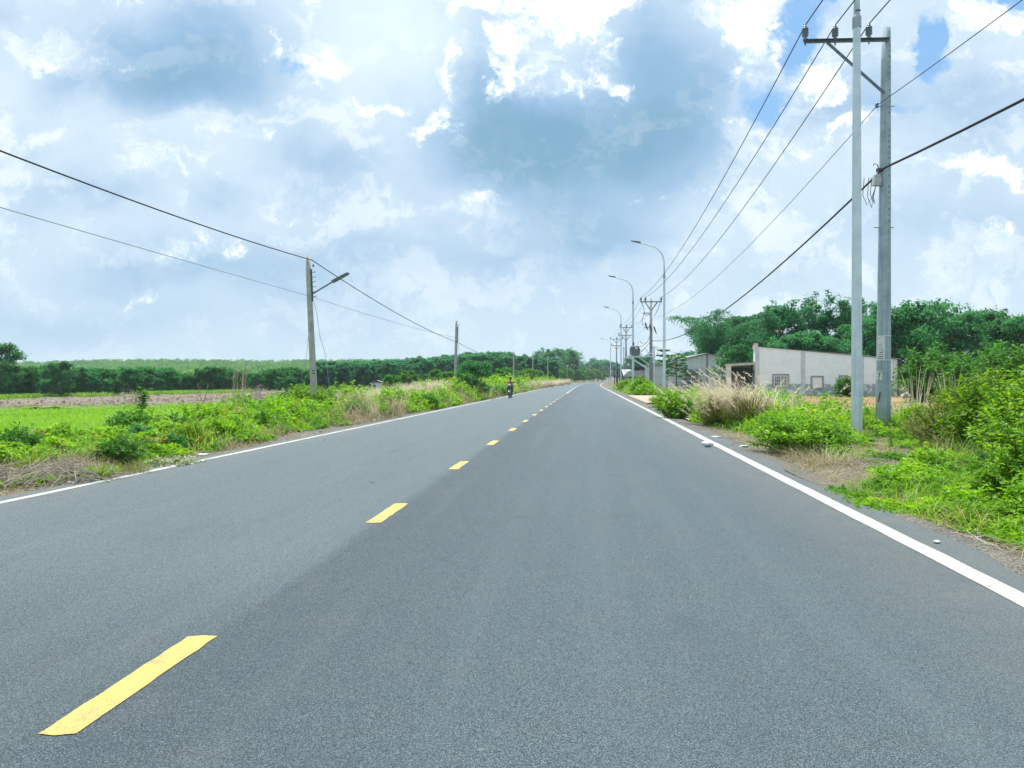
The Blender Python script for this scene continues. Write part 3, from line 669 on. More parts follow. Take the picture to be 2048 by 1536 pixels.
# ------------------------------------------------------------------ right-hand utility poles
def insulator(mb, x, y, z, s=1.0):
    pr = [(.0, -.16), (.02, -.16), (.02, -.04), (.065, -.035), (.065, .03), (.04, .04), (.055, .09), (.085, .10)]
    for k in range(4): z0 = .12 + k * .055; pr += [(.085, z0), (.095, z0 + .01), (.088, z0 + .026), (.06, z0 + .032), (.06, z0 + .05)]
    pr += [(.05, .36), (.045, .39), (.0, .40)]
    mb.lathe([(r * s, q * s) for r, q in pr], (x, y, z), 14)
def angle_bar(mb, p, q, w=.075):
    p = Vector(p); q = Vector(q); d = q - p; L = d.length
    M = d.to_track_quat('X', 'Z').to_matrix(); c = (p + q) / 2
    for off, size in (((0, 0, 0), (L, .010, w)), ((0, w / 2 - .005, w / 2 - .005), (L, w, .010))):
        sx, sy, sz = [v / 2 for v in size]
        V = np.array([[x, y, z] for x in (-sx, sx) for y in (-sy, sy) for z in (-sz, sz)]) + np.array(off)
        mb.add(V @ np.array(M).T + np.array(c), [[0, 1, 3, 2], [4, 6, 7, 5], [0, 4, 5, 1], [2, 3, 7, 6], [0, 2, 6, 4], [1, 5, 7, 3]])
PY1 = 20.3; P1 = gp(1766, PY1)
t = thing('utility_pole', 'thick round concrete power pole with paper notices and number plate', 'utility pole', P1)
H1 = 11.32; lean1 = .09
def p1x(z): return lean1 * z / H1
def p1r(z): return .200 - (.200 - .120) * z / H1
mb = MB(); zs = np.linspace(-.1, H1, 12); mb.tube([(p1x(z), 0, z) for z in zs], [p1r(z) for z in zs], 28); part('pole', mb, mat('pole_concrete_blue', (.40, .49, .54), .85, var=(.27, .36, .41), scale=3.2, bump=.4, bscale=50, streak=.6), t, True)
mb = MB()
for k in range(34):
    z = 5.6 + k * .158
    if random.random() < .85:
        r = p1r(z); an = R(-72); mb.box((p1x(z) + (r) * math.cos(an), r * math.sin(an), z), (.045, .012, .03 + .05 * random.random()), rz=an + R(90))
lt_ = part('lettering', mb, mat('stencil_grey', (.22, .28, .31), .9), t)
AX = 10.93
arm = MB(); angle_bar(arm, (.1, -.15, AX), (-2.28, -.15, AX - .05), .09); ca = part('crossarm', arm, STEEL, t)
mb = MB(); angle_bar(mb, (-1.62, -.13, AX - .06), (-.04, -.13, AX - 1.46), .085); part('brace', mb, STEEL, t)
INS1 = [(-2.23, -.13, AX + .02), (-1.40, -.13, AX + .02), (-.46, -.13, AX + .06)]
for p in INS1: mb = MB(); insulator(mb, *p, s=.98); part('insulator', mb, PORC, t, True)
for z in (9.15, 5.75): mb = MB(); mb.tube([(p1x(z) - .3, 0, z), (p1x(z) + .26, 0, z + .0)], .012, 6); part('through_bolt', mb, STEEL, t)
mb = MB(); z = 9.15; mb.lathe([(0, -.06), (.045, -.06), (.05, -.04), (.03, -.015), (.03, .015), (.05, .04), (.045, .06), (0, .06)], (p1x(z) - .27, -.05, z), 12); part('spool_insulator', mb, PORC, t, True)
mb = MB(); z = 7.32
mb.box((p1x(z) - .19, -.06, z + .02), (.14, .10, .10)); mb.tube([(p1x(z) - .22, -.08, z + .06), (p1x(z) - .25, -.08, z + .16), (p1x(z) - .33, -.08, z + .2), (p1x(z) - .37, -.08, z + .15)], .014, 6); part('cable_clamp', mb, DARKM, t)
mb = MB(); mb.prism([(-.12, -.15), (.08, -.16), (.11, .02), (.05, .16), (-.08, .14)], 'y', -.07, .07); mb.v[-1] += np.array([p1x(7) - .26, -.06, 7.06]); part('junction_box', mb, mat('box_grey', (.45, .49, .50), .5), t)
mb = MB()
for a, dz in ((-.55, -.55), (-.42, -.62), (-.34, -.50)):
    mb.tube([(p1x(7) - .30, -.1, 6.9), (p1x(7) - .33 + a * .15, -.1, 6.9 + dz * .6), (p1x(7) + a, -.1, 6.9 + dz), (p1x(7) + a - .12, -.1, 6.9 + dz * .5), (p1x(7) + a - .08, -.1, 7.12)], .009, 5)
part('loose_wire', mb, WIRE, t)
# notices and straps on the pole's lower part (curved round it)
def wrap(z0, z1, a0, a1, dr=.006, n=8, m_=3):
    mb = MB(); V = []
    for z in np.linspace(z0, z1, m_):
        for a in np.linspace(a0, a1, n): V.append((p1x(z) + (p1r(z) + dr) * math.cos(a), (p1r(z) + dr) * math.sin(a), z))
    for z in np.linspace(z0, z1, m_):
        for a in np.linspace(a0, a1, n): V.append((p1x(z) + (p1r(z) + .002) * math.cos(a), (p1r(z) + .002) * math.sin(a), z))
    V = np.array(V); mb.sheet(V[:m_ * n], m_, n); mb.sheet(V[m_ * n:], m_, n); return mb
ZN = lambda py: hz_at(py, PY1 - .2)
nt = part('paper_notice', wrap(ZN(717), ZN(667), R(-172), R(-108), m_=6), PAPER, t)
mb = MB()
for py, a0, a1, th in ((673, -160, -150, 1.2), (679, -158, -150, .7), (693, -165, -120, .6), (697, -165, -118, .6), (701, -150, -122, 1.5), (705, -165, -118, .8), (709.5, -165, -115, 1.2), (713, -165, -118, 1.2), (685, -165, -125, .4), (688, -165, -130, .4)):
    q = wrap(ZN(py + th / 2), ZN(py - th / 2), R(a0), R(a1), .009, 6, 2); mb.add(q.v[0], q.q[0])
part('lettering', mb, INK, nt)
for py in (668, 716.5): part('strap', wrap(ZN(py + .8), ZN(py - .8), R(-172), R(-8), .011, 14, 2), PAPER, t)
np_ = part('number_plate', wrap(ZN(757), ZN(742.5), R(-176), R(-126), .010, 7, 4), mat('plate_white', (.8, .8, .8), .5), t)
part('strap', wrap(ZN(741.5), ZN(739.5), R(-176), R(-126), .012, 8, 2), PAPER, t)
fc = bpy.data.curves.new('numeral', 'FONT'); fc.body = '7'; fc.size = .19; fc.extrude = .003; fc.align_x = 'CENTER'; fc.materials.append(INK)
an = R(-150); z = ZN(752.5); tmp_ = link('numeral', fc); bpy.context.view_layer.update(); nm_ = bpy.data.meshes.new_from_object(tmp_); bpy.data.objects.remove(tmp_); o = link('numeral', nm_, np_); o.location = (p1x(z) + (p1r(z) + .016) * math.cos(an), (p1r(z) + .016) * math.sin(an), z); o.rotation_euler = (R(90), 0, an + R(90))
mb = MB(); z = ZN(755.3); mb.box((p1x(z) + (p1r(z) + .013) * math.cos(an), (p1r(z) + .013) * math.sin(an), z), (.035, .012, .03), rz=an + R(90)); part('full_stop', mb, INK, np_)
mb = MB(); z = 1.05; an = R(-150); mb.tube([(p1x(z) + .235 * math.cos(an), .235 * math.sin(an), z - .18), (p1x(z) + .235 * math.cos(an + .25), .235 * math.sin(an + .25), z + .1)], .018, 5); part('red_tag', mb, mat('red_rag', (.25, .05, .05), .8), t)

def tee_pole(lab, px, y, H, arms, equip=False, rz=-.10, pm=None):
    t = thing('utility_pole', lab, 'utility pole', gp(px, y), rz, 'tee topped power poles along the right side of the road')
    mb = MB(); mb.tube([(0, 0, -.1), (0, 0, H)], [.21, .13], 16); part('pole', mb, pm or CONC, t, True)
    for az, hw, ins in arms:
        mb = MB(); angle_bar(mb, (-hw, -.16, az), (hw, -.16, az), .12); ca = part('crossarm', mb, STEEL, t)
        for sgn in (-1, 1): mb = MB(); angle_bar(mb, (sgn * hw * .55, -.15, az - .06), (sgn * .05, -.15, az - .95), .10); part('brace', mb, STEEL, t)
        for x in ins: mb = MB(); insulator(mb, x, -.16, az + .06, 1.2); part('insulator', mb, PORC, t, True)
    return t
t2 = tee_pole('tee topped power pole carrying the grey transformer on a bracket', 1302, 80, 10.35, [(10.0, 1.15, (-1.1, -.62, 1.1))], pm=CONC)
for z, x in ((8.75, -.75), (7.2, -.55)): mb = MB(); mb.box((x / 2 - .1, -.2, z), (abs(x) + .2, .10, .09)); mb.box((x / 2 - .1, -.2, z - .2), (abs(x) + .1, .08, .05)); part('bracket', mb, STEEL, t2)
for x, z in ((-.55, 7.35), (-.1, 7.15), (.38, 6.95)): mb = MB(); mb.tube([(x - .1, -.3, z + .35), (x, -.3, z), (x + .18, -.3, z - .45)], [.07, .08, .05], 8); part('cutout_fuse', mb, DARKM, t2)
mb = MB()
for pts in ([(-1.05, -.16, 10.0), (-.85, -.2, 9.4), (-.7, -.2, 8.75), (-1.0, -.2, 8.0), (-.95, -.2, 7.5), (-.6, -.25, 7.4)], [(1.0, -.16, 9.95), (.7, -.2, 9.1), (.35, -.2, 8.4)], [(-.1, -.2, 6.3), (-.4, -.3, 5.6), (-1.0, -.2, 5.1), (-1.9, 0, 4.95)], [(.1, -.2, 5.0), (.6, -.2, 4.9), (.75, -.2, 4.3), (.45, -.2, 3.9)], [(-.2, -.2, 4.3), (-.7, -.2, 4.9), (-1.05, -.2, 4.55), (-1.2, 0, 4.7)]): mb.tube(pts, .028, 5)
part('jumper_wire', mb, CABLE, t2)
mb = MB(); mb.box((-1.35, 0, 2.42), (2.75, .75, .13)); mb.box((-.15, 0, 2.75), (.55, .6, .12)); pf = part('platform', mb, GALV, t2)
mb = MB(); angle_bar(mb, (-2.35, -.3, 2.36), (-.15, -.25, .95), .14); angle_bar(mb, (-2.35, .3, 2.36), (-.15, .25, .95), .14); angle_bar(mb, (-1.4, -.3, 2.36), (-.15, -.28, 1.5), .10); part('strut', mb, GALV, pf)
mb = MB(); mb.box((-.85, -.30, .55), (.8, .35, 1.0)); part('meter_box', mb, WHITEP, t2)
mb = MB(); mb.tube([(.33, -.05, -.1), (.33, -.05, 5.0)], .08, 8); part('riser_pipe', mb, GALV, t2)
# shift platform heights to match the transformer's place on the pole
for nm in ('platform',): pf.location.z = 1.55
tr = thing('transformer', 'grey cylindrical transformer sitting on the bracket of the tee pole', 'transformer', (t2.location[0] - 1.75, 80.18, t2.location[2] + 4.04), -.1)
mb = MB(); mb.lathe([(0, 0), (.45, 0), (.48, .05), (.48, .98), (.52, 1.0), (.52, 1.06), (.42, 1.1), (0, 1.13)], k=20); part('tank', mb, mat('transformer_grey', (.22, .27, .30), .5, .2, var=(.17, .21, .24)), tr, True)
mb = MB(); mb.lathe([(0, 0), (.09, 0), (.12, .1), (.07, .14), (.12, .22), (.07, .26), (.11, .34), (.06, .38), (.03, .6), (0, .6)], (-.15, 0, 1.08), 12); part('bushing', mb, DARKM, tr, True)
mb = MB(); mb.box((.12, -.50, .85), (.26, .03, .24)); part('rating_plate', mb, WHITEP, tr)
for a in range(8): mb = MB(); mb.box((.525 * math.cos(a * .785), .525 * math.sin(a * .785), .5), (.10, .025, .75), rz=a * .785); part('cooling_fin', mb, mat('transformer_grey', (.2, .2, .2)), tr)
mb = MB(); mb.tube([(.3, -.2, 1.15), (.35, -.2, 1.55), (.6, -.2, 1.62), (.75, -.2, 1.35), (1.1, -.2, 1.5)], .03, 6); part('lead_wire', mb, CABLE, tr)
t3 = tee_pole('double crossarm power pole beyond the transformer pole', 1252, 133, 11.4, [(11.05, 1.12, (-1.05, .1, 1.05)), (9.6, 1.4, (-1.3, 1.3))])
t4 = tee_pole('farthest power pole with two long crossarms near the road bend', 1233, 180, 11.9, [(11.5, 1.6, (-1.5, .1, 1.5)), (9.9, 1.3, (-1.2, 1.2))])
for px, y, h, r, mm, lab in ((1262, 137, 7.6, .16, CONC_D, 'old dark service pole behind the nearest small tee pole'), (1234.5, 110, 4.25, .11, mat('tarred_wood', (.02, .025, .03), .8), 'short black post standing in grass at the road edge'),
                             (1247.5, 155, 8.6, .14, CONC, 'slim grey service pole just left of the double crossarm pole'), (1229, 205, 5.2, .13, mat('tarred_wood', (.02,) * 3), 'small dark post far along the right verge')):
    t = thing('service_pole', lab, 'pole', gp(px, y)); mb = MB(); mb.tube([(0, 0, -.1), (0, 0, h)], [r, r * .75], 10); part('shaft', mb, mm, t, True)
    mb = MB(); mb.box((0, -r, h - .5), (.10, .08, .5)); part('bracket', mb, DARKM, t)

# wires --------------------------------------------------------------------------------
def span(a, b_, sag, n=28):
    a = np.array(a, float); b_ = np.array(b_, float); tt = np.linspace(0, 1, n)[:, None]
    p = a * (1 - tt) + b_ * tt; p[:, 2:] -= 4 * sag * tt * (1 - tt); return p
def wire(name, lab, pts, sags, r, mm=CABLE, cat='power line', group=None):
    mb = MB(); P = []
    for i, sg in enumerate(sags): q = span(pts[i], pts[i + 1], sg); P.append(q if i == 0 else q[1:])
    mb.tube(np.concatenate(P), r, 6); return tag(part(name, mb, mm, None, True), lab, cat, group)
def wpt(t, x, y, z):
    c, s = math.cos(t.rotation_euler[2]), math.sin(t.rotation_euler[2]); l = t.location
    return (l[0] + c * x - s * y, l[1] + s * x + c * y, l[2] + z)
P1o = bpy.data.objects['utility_pole']
for i, nm in enumerate(('leftmost bare power line on the outer insulators of the crossarms', 'middle bare power line on the crossarms', 'right bare power line passing behind the near lamp pole')):
    p0 = wpt(P1o, *INS1[i]); p0 = (p0[0], p0[1], p0[2] + .40)
    a2 = wpt(t2, (-1.1, -.62, 1.1)[i], -.16, 10.52); a3 = wpt(t3, (-1.05, .1, 1.05)[i], -.16, 11.55); a4 = wpt(t4, (-1.5, .1, 1.5)[i], -.16, 12.0)
    pb = (p0[0] - .104 * 57, p0[1] - 57, p0[2] - .1); a5 = (cline(260) + 10.5 + i * .9 - .9, 260, 11.5)
    wire('power_line', nm, [pb, p0, a2, a3, a4, a5], (.75, 1.2, .8, .7, 1.0), .017, WIRE)
p0 = (P1[0] + p1x(9.15) - .27, PY1 - .10, P1[2] + 9.15)
wire('power_line', 'thin neutral wire on the spool of the thick concrete pole', [(p0[0] - 5.9, p0[1] - 57, p0[2] + .3), p0, wpt(t2, .1, -.2, 8.2), wpt(t3, .1, -.2, 9.2), wpt(t4, .1, -.2, 9.4)], (1.5, 1.25, .8, .8), .010, WIRE)
p0 = (P1[0] + p1x(7.3) - .16, PY1 - .25, P1[2] + 7.34)
wire('service_cable', 'thick black twisted cable clamped halfway up the thick concrete pole', [(p0[0] - 5.9, p0[1] - 57, p0[2] + .2), p0, wpt(t2, 0, -.2, 5.75), wpt(t3, 0, -.2, 6.2)], (1.5, 1.5, 1.0), .030, CABLE, 'cable')
wire('service_cable', 'thin service wire sagging from the transformer pole towards the houses', [wpt(t2, 0, -.2, 5.3), (g0 + 3.4, 100, 5.0)], (.55,), .014, CABLE, 'cable')

# ------------------------------------------------------------------ left-hand poles
def left_pole(lab, px_b, px_t, y, py_top, lampm, detail, name='concrete_pole'):
    b0 = gp(px_b, y); H = hz_at(py_top, y) - b0[2]; lx = (px_t - px_b) / F * y
    t = thing(name, lab, 'pole', b0, 0, 'weathered concrete poles along the left verge')
    at = lambda z: lx * z / H
    mb = MB(); zs = np.linspace(-.2, H, 10); mb.tube([(at(z), 0, z) for z in zs], np.linspace(.165, .108, 10), 16); part('pole', mb, CONC_W, t, True)
    if detail >= 1:
        mb = MB(); z0 = H - 2.05; mb.box((at(H - 1.3) + .14, -.04, H - 1.3), (.06, .06, 1.45), ry=math.atan2(lx, H)); rk = part('insulator_rack', mb, DARKM, t)
        for k in range(6):
            z = H - .72 - k * .22; mb = MB(); mb.tube([(at(z) + .14, -.04, z), (at(z) + .30, -.04, z + .01), (at(z) + .31, -.04, z + .055)], .016, 5); part('peg', mb, DARKM, rk)
        mb = MB(); mb.lathe([(0, -.05), (.05, -.05), (.035, 0), (.05, .05), (0, .05)], (at(H - .45) + .24, -.04, H - .42), 10); part('spool_insulator', mb, PORC, t, True)
    if lampm:
        z = H - 1.72; mb = MB(); mb.tube([(at(z) + .08, 0, z), (at(z) + 1.15, -.1, z + .62)], .035, 8); am = part('arm', mb, STEEL, t)
        mb = MB(); mb.prism([(0, -.05), (.22, -.055), (.82, -.035), (.86, .0), (.80, .045), (.2, .06), (0, .05)], 'y', -.13, .13)
        V = mb.v[-1]; th = R(28); V[:] = np.stack([V[:, 0] * math.cos(th) - V[:, 2] * math.sin(th), V[:, 1], V[:, 0] * math.sin(th) + V[:, 2] * math.cos(th)], -1) + np.array([at(z) + 1.05, -.1, z + .56]); part('lamp_head', mb, STEEL, am)
        mb = MB(); mb.tube([(at(z) + .15, -.1, z - .1), (at(z) + .33, -.1, z - .7), (at(z) + .5, -.1, z - 1.9), (at(z) + .75, -.1, z - 2.7), (at(z) + .88, -.1, z - 3.9), (at(z) + 1.05, -.1, z - 4.5)], .010, 4)
        mb.tube([(at(z) - .02, -.14, z - 1.9), (at(z) - .1, -.14, z - 2.8), (at(z) - .28, -.14, z - 3.5), (at(z) - .33, -.14, z - 4.3)], .009, 4); part('loose_wire', mb, mat('pale_wire', (.35, .40, .45), .6), t)
        for zz in (1.9, 1.78): mb = MB(); r_ = .155; mb.box((at(zz) + .06, -r_ + .008, zz), (.09, .02, .045), rz=.4); part('painted_band', mb, INK, t)
    elif detail >= 1:
        mb = MB(); mb.tube([(.2, -.1, H - .8), (.22, -.1, H - 1.6), (.34, -.1, H - 2.6), (.36, -.1, H - 4.0)], .014, 4); mb.tube([(.18, -.1, H - 1.6), (.12, -.1, H - 3), (.2, -.1, H - 4.4)], .014, 4); part('loose_wire', mb, mat('pale_wire', (.35,) * 3), t)
    return t, H
lp = [left_pole('leaning concrete pole with bracket lamp and dangling wire, closest on the left verge', 630, 615.5, 32.7, 513, True, 2),
      left_pole('upright concrete pole beside the round dark tree on the left verge', 910.5, 913, 68, 641, False, 1),
      left_pole('concrete pole rising behind the motorcycle rider', 1027, 1027.5, 118, 702.5, False, 1),
      left_pole('concrete pole with a slanted arm between the rider and the tall end tree', 1066, 1065.5, 165, 704.5, False, 0),
      left_pole('pale pole in front of the left edge of the tall end tree', 1096, 1095.5, 215, 713.5, False, 0),
      left_pole('pale pole in front of the middle of the tall end tree', 1118, 1118, 270, 721, False, 0),
      left_pole('small pale pole under the tall end tree, right side', 1134.5, 1134.5, 330, 730, False, 0),
      left_pole('very small pale pole just right of the tall end tree', 1146, 1146, 390, 737, False, 0),
      left_pole('distant pole among bright young trees before the bend', 1158, 1158, 440, 733, False, 0)]
tD = lp[3][0]; mb = MB(); H = lp[3][1]; mb.tube([(.08, 0, H - 1.0), (1.9, -.1, H + .1)], .06, 6); part('arm', mb, STEEL, tD)
tJ = left_pole('lone distant pole seen straight down the road past the bend', 1217, 1217, 620, 731, False, 0)
tops = []
for (t, H), px_t, y in zip(lp, (615.5, 913, 1027.5), (32.7, 68, 118)): tops.append((gx(px_t, y), y, t.location[2] + H))
a0, a1, a2 = tops
wire('service_cable', 'black cable tied near the tops of the left concrete poles', [(a0[0] - 3.6, -2.3, a0[2] - .2), (a0[0] + .2, a0[1] - .1, a0[2] - .17), (a1[0] + .1, a1[1] - .1, a1[2] - 2.05), (a2[0], a2[1] - .1, a2[2] - 1.6)], (.5, .35, .5), .020, CABLE, 'cable')
wire('service_cable', 'faint grey wire strung lower on the left concrete poles', [(a0[0] - 3.7, -2.3, a0[2] - 1.8), (a0[0] + .12, a0[1] - .15, a0[2] - 1.8), (a1[0] + .12, a1[1] - .1, a1[2] - 1.65)], (.06, .15), .011, mat('pale_wire', (.35,) * 3), 'cable')

# ------------------------------------------------------------------ plants: builders
def unit(n): 
    v = rng.normal(size=(n, 3)); return v / np.linalg.norm(v, axis=1)[:, None]

def make_tree(H, Rc, base, nleaf, leaf, style='round', limbs=16, seed=0, trunk_r=None, lw=.5, droop=.25, gap=.5, sprays=0):
    """tapered trunk with limbs and twigs, leaves gathered round the twigs; returns trunk mesh builder and crown mesh builder"""
    global rng
    keep = rng; rng = np.random.default_rng(seed + 100)
    tb, cb = MB(), MB(); r0 = trunk_r or H * .016
    zs = np.linspace(-.15, H * .93, 9); wx = np.cumsum(rng.normal(0, .012 * H, 9)); wy = np.cumsum(rng.normal(0, .012 * H, 9)); wx -= wx[0]; wy -= wy[0]
    tr_ = np.stack([wx * np.linspace(0, 1, 9), wy * np.linspace(0, 1, 9), zs], -1)
    tb.tube(tr_, np.linspace(r0, r0 * .2, 9), 8)
    tips = []; 
    for k in range(limbs):
        f = (k + .5) / limbs; z = base + (H * .92 - base) * f ** .85
        if style == 'round': rad = Rc * math.sqrt(max(.08, 1 - (1.75 * (f - .42)) ** 2))
        elif style == 'top': rad = Rc * (.45 + .75 * f) * math.sqrt(max(.1, 1 - max(0, f - .7) ** 2 * 9))
        elif style == 'column': rad = Rc * (.75 + .25 * math.sin(f * 9))
        else: rad = Rc * (1.1 - .8 * f)
        rad *= .75 + .5 * rng.random()
        az = k * 2.4 + rng.normal(0, .4)
        o = np.array([np.interp(z, zs, tr_[:, 0]), np.interp(z, zs, tr_[:, 1]), z * .88])
        e = o + np.array([rad * math.cos(az), rad * math.sin(az), rad * (.35 + .5 * rng.random()) * (.4 + f)])
        e[2] = min(e[2], H * 1.0)
        mid = (o + e) / 2 + np.array([0, 0, rad * .12]) + rng.normal(0, .04 * rad, 3)
        L = np.array([o, (o + mid) / 2, mid, (mid + e) / 2 + rng.normal(0, .03 * rad, 3), e]); rr = r0 * (.5 - .25 * f)
        tb.tube(L, np.linspace(rr, rr * .25, 5), 5)
        for j in range(6):
            q = .35 + .65 * (j + rng.random()) / 6; p = np.array([np.interp(q, np.linspace(0, 1, 5), L[:, i]) for i in range(3)])
            d = unit(1)[0]; d[2] = abs(d[2]) * .7; tl = rad * (.22 + .3 * rng.random()); e2 = p + d * tl
            tb.tube([p, (p + e2) / 2 + rng.normal(0, .02 * tl, 3), e2], [rr * .3, rr * .2, rr * .08], 4)
            tips += [e2, (p + e2) / 2] if rng.random() > gap * .3 else [e2]
        tips.append(e)
    for _ in range(sprays):
        k0 = tips[int(rng.integers(len(tips)))] if rng.random() < .45 else max((tips[int(rng.integers(len(tips)))] for _ in range(5)), key=lambda q: q[2])
        d = unit(1)[0] * .45; d[2] = 1.0; e2 = k0 + d * H * (.05 + .07 * rng.random()); tb.tube([k0, (k0 + e2) / 2, e2], [.02, .014, .006], 4)
        for f in (.5, .78, 1.0):
            c0 = k0 + (e2 - k0) * f; w = 11; D = unit(w); D[:, 2] = D[:, 2] * .35 - .25; cb.leaves(c0 + .25 * leaf * D, D, np.tile([0, 0, 1.], (w, 1)) + rng.normal(0, .3, (w, 3)), leaf * 1.6, leaf * lw * 1.5, .5 + .5 * rng.random(w))
    tips = np.array(tips); n = len(tips)
    wgt = rng.random(n) + .25; wgt /= wgt.sum()
    idx = rng.choice(n, nleaf, p=wgt)
    sp = Rc * (.10 + .16 * rng.random(n))
    off = unit(nleaf) * (rng.random(nleaf)[:, None] ** .5) * sp[idx][:, None] * np.array([1.15, 1.15, .75])
    C = tips[idx] + off
    D = unit(nleaf) * .9 + off / (np.linalg.norm(off, axis=1)[:, None] + 1e-6) * .5; D[:, 2] -= droop * 2
    N = unit(nleaf) * .6; N[:, 2] += 1
    ll = leaf * (.65 + .7 * rng.random(nleaf))
    tone = rng.random(n)
    var = np.clip(.62 * tone[idx] + .38 * rng.random(nleaf), 0, 1)
    cb.leaves(C, D, N, ll, ll * lw, var)
    rng = keep
    return tb, cb

def tree(label, loc, tb, cb, ml, mbk, rz=0.0, group=None, name='tree', cat='tree'):
    t = thing(name, label, cat, loc, rz, group); part('trunk', tb, mbk, t); part('crown', cb, ml, t); return t

def make_bush(Rb, Hb, nst, nleaf, leaf, lw=.55, seed=0, flat=False):
    r = np.random.default_rng(seed + 300); tb, cb = MB(), MB()
    C, D, Vr, Nn = [], [], [], []
    for k in range(nst):
        az = r.random() * 6.283; rad = Rb * math.sqrt(r.random()) ; 
        b0 = np.array([.35 * rad * math.cos(az), .35 * rad * math.sin(az), -.03])
        prof = math.sqrt(max(.05, 1 - (rad / Rb) ** 2 * .85)); top = Hb * prof * (.65 + .5 * r.random())
        e = np.array([rad * math.cos(az), rad * math.sin(az), top]); m_ = (b0 + e) / 2 + np.array([-.12 * rad * math.cos(az), -.12 * rad * math.sin(az), .12 * top])
        L = np.array([b0, (b0 + m_) / 2, m_, (m_ + e) / 2, e]); tb.tube(L, np.linspace(.010, .003, 5) * (1 + Hb * .5), 4, False)
        nl = max(3, int(nleaf / nst)); q = (r.random(nl) ** .55)
        P = np.stack([np.interp(q, np.linspace(0, 1, 5), L[:, i]) for i in range(3)], -1); v = r.normal(size=(nl, 3))
        v[:, 2] = v[:, 2] * .5 - .05; v /= np.linalg.norm(v, axis=1)[:, None]
        C.append(P + v * leaf * .5 * r.random((nl, 1)) * 2); D.append(v); n_ = r.normal(size=(nl, 3)) * .45; n_[:, 2] += 1; Nn.append(n_)
        Vr.append(np.clip(.5 * r.random() + .5 * r.random(nl), 0, 1))
    C = np.concatenate(C); C[:, 2] = np.maximum(C[:, 2], .01); n = len(C)
    ll = leaf * (.6 + .8 * r.random(n)); cb.leaves(C, np.concatenate(D), np.concatenate(Nn), ll, ll * lw, np.concatenate(Vr), .12)
    return tb, cb
def bush(label, loc, tb, cb, ml, mst=None, rz=0.0, group=None, name='bush', cat='bush'):
    t = thing(name, label, cat, loc, rz, group); part('stems', tb, mst or STEMG, t); part('foliage', cb, ml, t); return t

def make_tuft(n, H, w, lean, spread, seed=0, plume=False, bias=None, curl=1.0):
    r = np.random.default_rng(seed + 700); mb = MB()
    az = r.random(n) * 6.283; rad = spread * np.sqrt(r.random(n)); B = np.stack([rad * np.cos(az), rad * np.sin(az), np.full(n, -.02)], -1)
    az2 = az + r.normal(0, .5, n); h = H * (.45 + .6 * r.random(n)); ln = lean * (.25 + 1.1 * r.random(n))
    if bias is not None: az2 = np.where(r.random(n) < .8, bias + r.normal(0, .45, n), az2)
    mb.blades(B, h, az2, ln, w * (.7 + .6 * r.random(n)), r.random(n), curl, 4)
    if plume:
        pb = MB()
        for k in range(max(4, n // 9)):
            i = r.integers(n); hh = h[i] * 1.05; o = ln[i] * hh
            tip = B[i] + np.array([math.cos(az2[i]) * o, math.sin(az2[i]) * o, hh * (1 - .35 * min(2, ln[i]))])
            m_ = 14; q = r.random(m_); d = np.array([math.cos(az2[i]) * .7, math.sin(az2[i]) * .7, .55])
            Cq = tip - d * (.30 * H * q)[:, None] * .6; D = d + r.normal(0, .28, (m_, 3)); pb.leaves(Cq, D, r.normal(size=(m_, 3)), .10 * H * .6, .012 * H, .8 + .2 * r.random(m_))
        mb.add(np.concatenate(pb.v), np.concatenate(pb.q), None, np.concatenate(pb.a))
    return mb

# ------------------------------------------------------------------ right: trees behind the houses
GR_T = 'trees behind the houses on the right'
def bamboo(H, seed, n=30, spread=1.2, nleaf=30000, leaf=.42):
    r = np.random.default_rng(seed); tb, cb = MB(), MB(); C, D, Vr = [], [], []
    for k in range(n):
        az = r.random() * 6.283; rad = spread * math.sqrt(r.random()); h = H * (.62 + .42 * r.random()); out = h * (.10 + .42 * r.random())
        tt = np.linspace(0, 1, 9); x = rad * math.cos(az) + math.cos(az) * out * tt ** 2.4; y = rad * math.sin(az) + math.sin(az) * out * tt ** 2.4
        z = h * (tt - .22 * tt ** 5); L = np.stack([x, y, z - .1], -1); tb.tube(L, np.linspace(.05, .012, 9), 5)
        nl = nleaf // n; q = .22 + .78 * r.random(nl) ** .8; P = np.stack([np.interp(q, tt, L[:, i]) for i in range(3)], -1)
        br = r.integers(0, 22, nl); ba = r.random(22) * 6.283; bl = (.4 + 1.3 * r.random(22)) * H * .085; s_ = r.random(nl)
        P[:, 0] += np.cos(ba[br]) * bl[br] * s_; P[:, 1] += np.sin(ba[br]) * bl[br] * s_; P[:, 2] += bl[br] * (.25 * s_ - .55 * s_ ** 2)
        P += r.normal(0, .12, P.shape)
        d = np.stack([np.cos(ba[br]), np.sin(ba[br]), np.full(nl, -1.0)], -1) + r.normal(0, .4, (nl, 3))
        C.append(P); D.append(d); Vr.append(np.clip(.55 * r.random(22)[br] + .45 * r.random(nl), 0, 1))
    C = np.concatenate(C); n_ = len(C); cb.leaves(C, np.concatenate(D), r.normal(size=(n_, 3)) + np.array([0, 0, .6]), leaf * (.6 + .8 * r.random(n_)), leaf * .30, np.concatenate(Vr))
    return tb, cb
CULM = mat('bamboo_culm', (.10, .13, .05), .5, var=(.16, .15, .07))
for i, (px, y, H, lab) in enumerate(((1432, 112, 15.2, 'arching bamboo clump behind the gabled house, its tip leaning left'), (1505, 116, 15.0, 'bamboo clump between the gabled house and the light leafy trees'))):
    a, c_ = bamboo(H, 40 + i, 34, 1.6); tree(lab, gp(px, y), a, c_, L_DARK, CULM, name='bamboo_clump', cat='bamboo', group=GR_T)
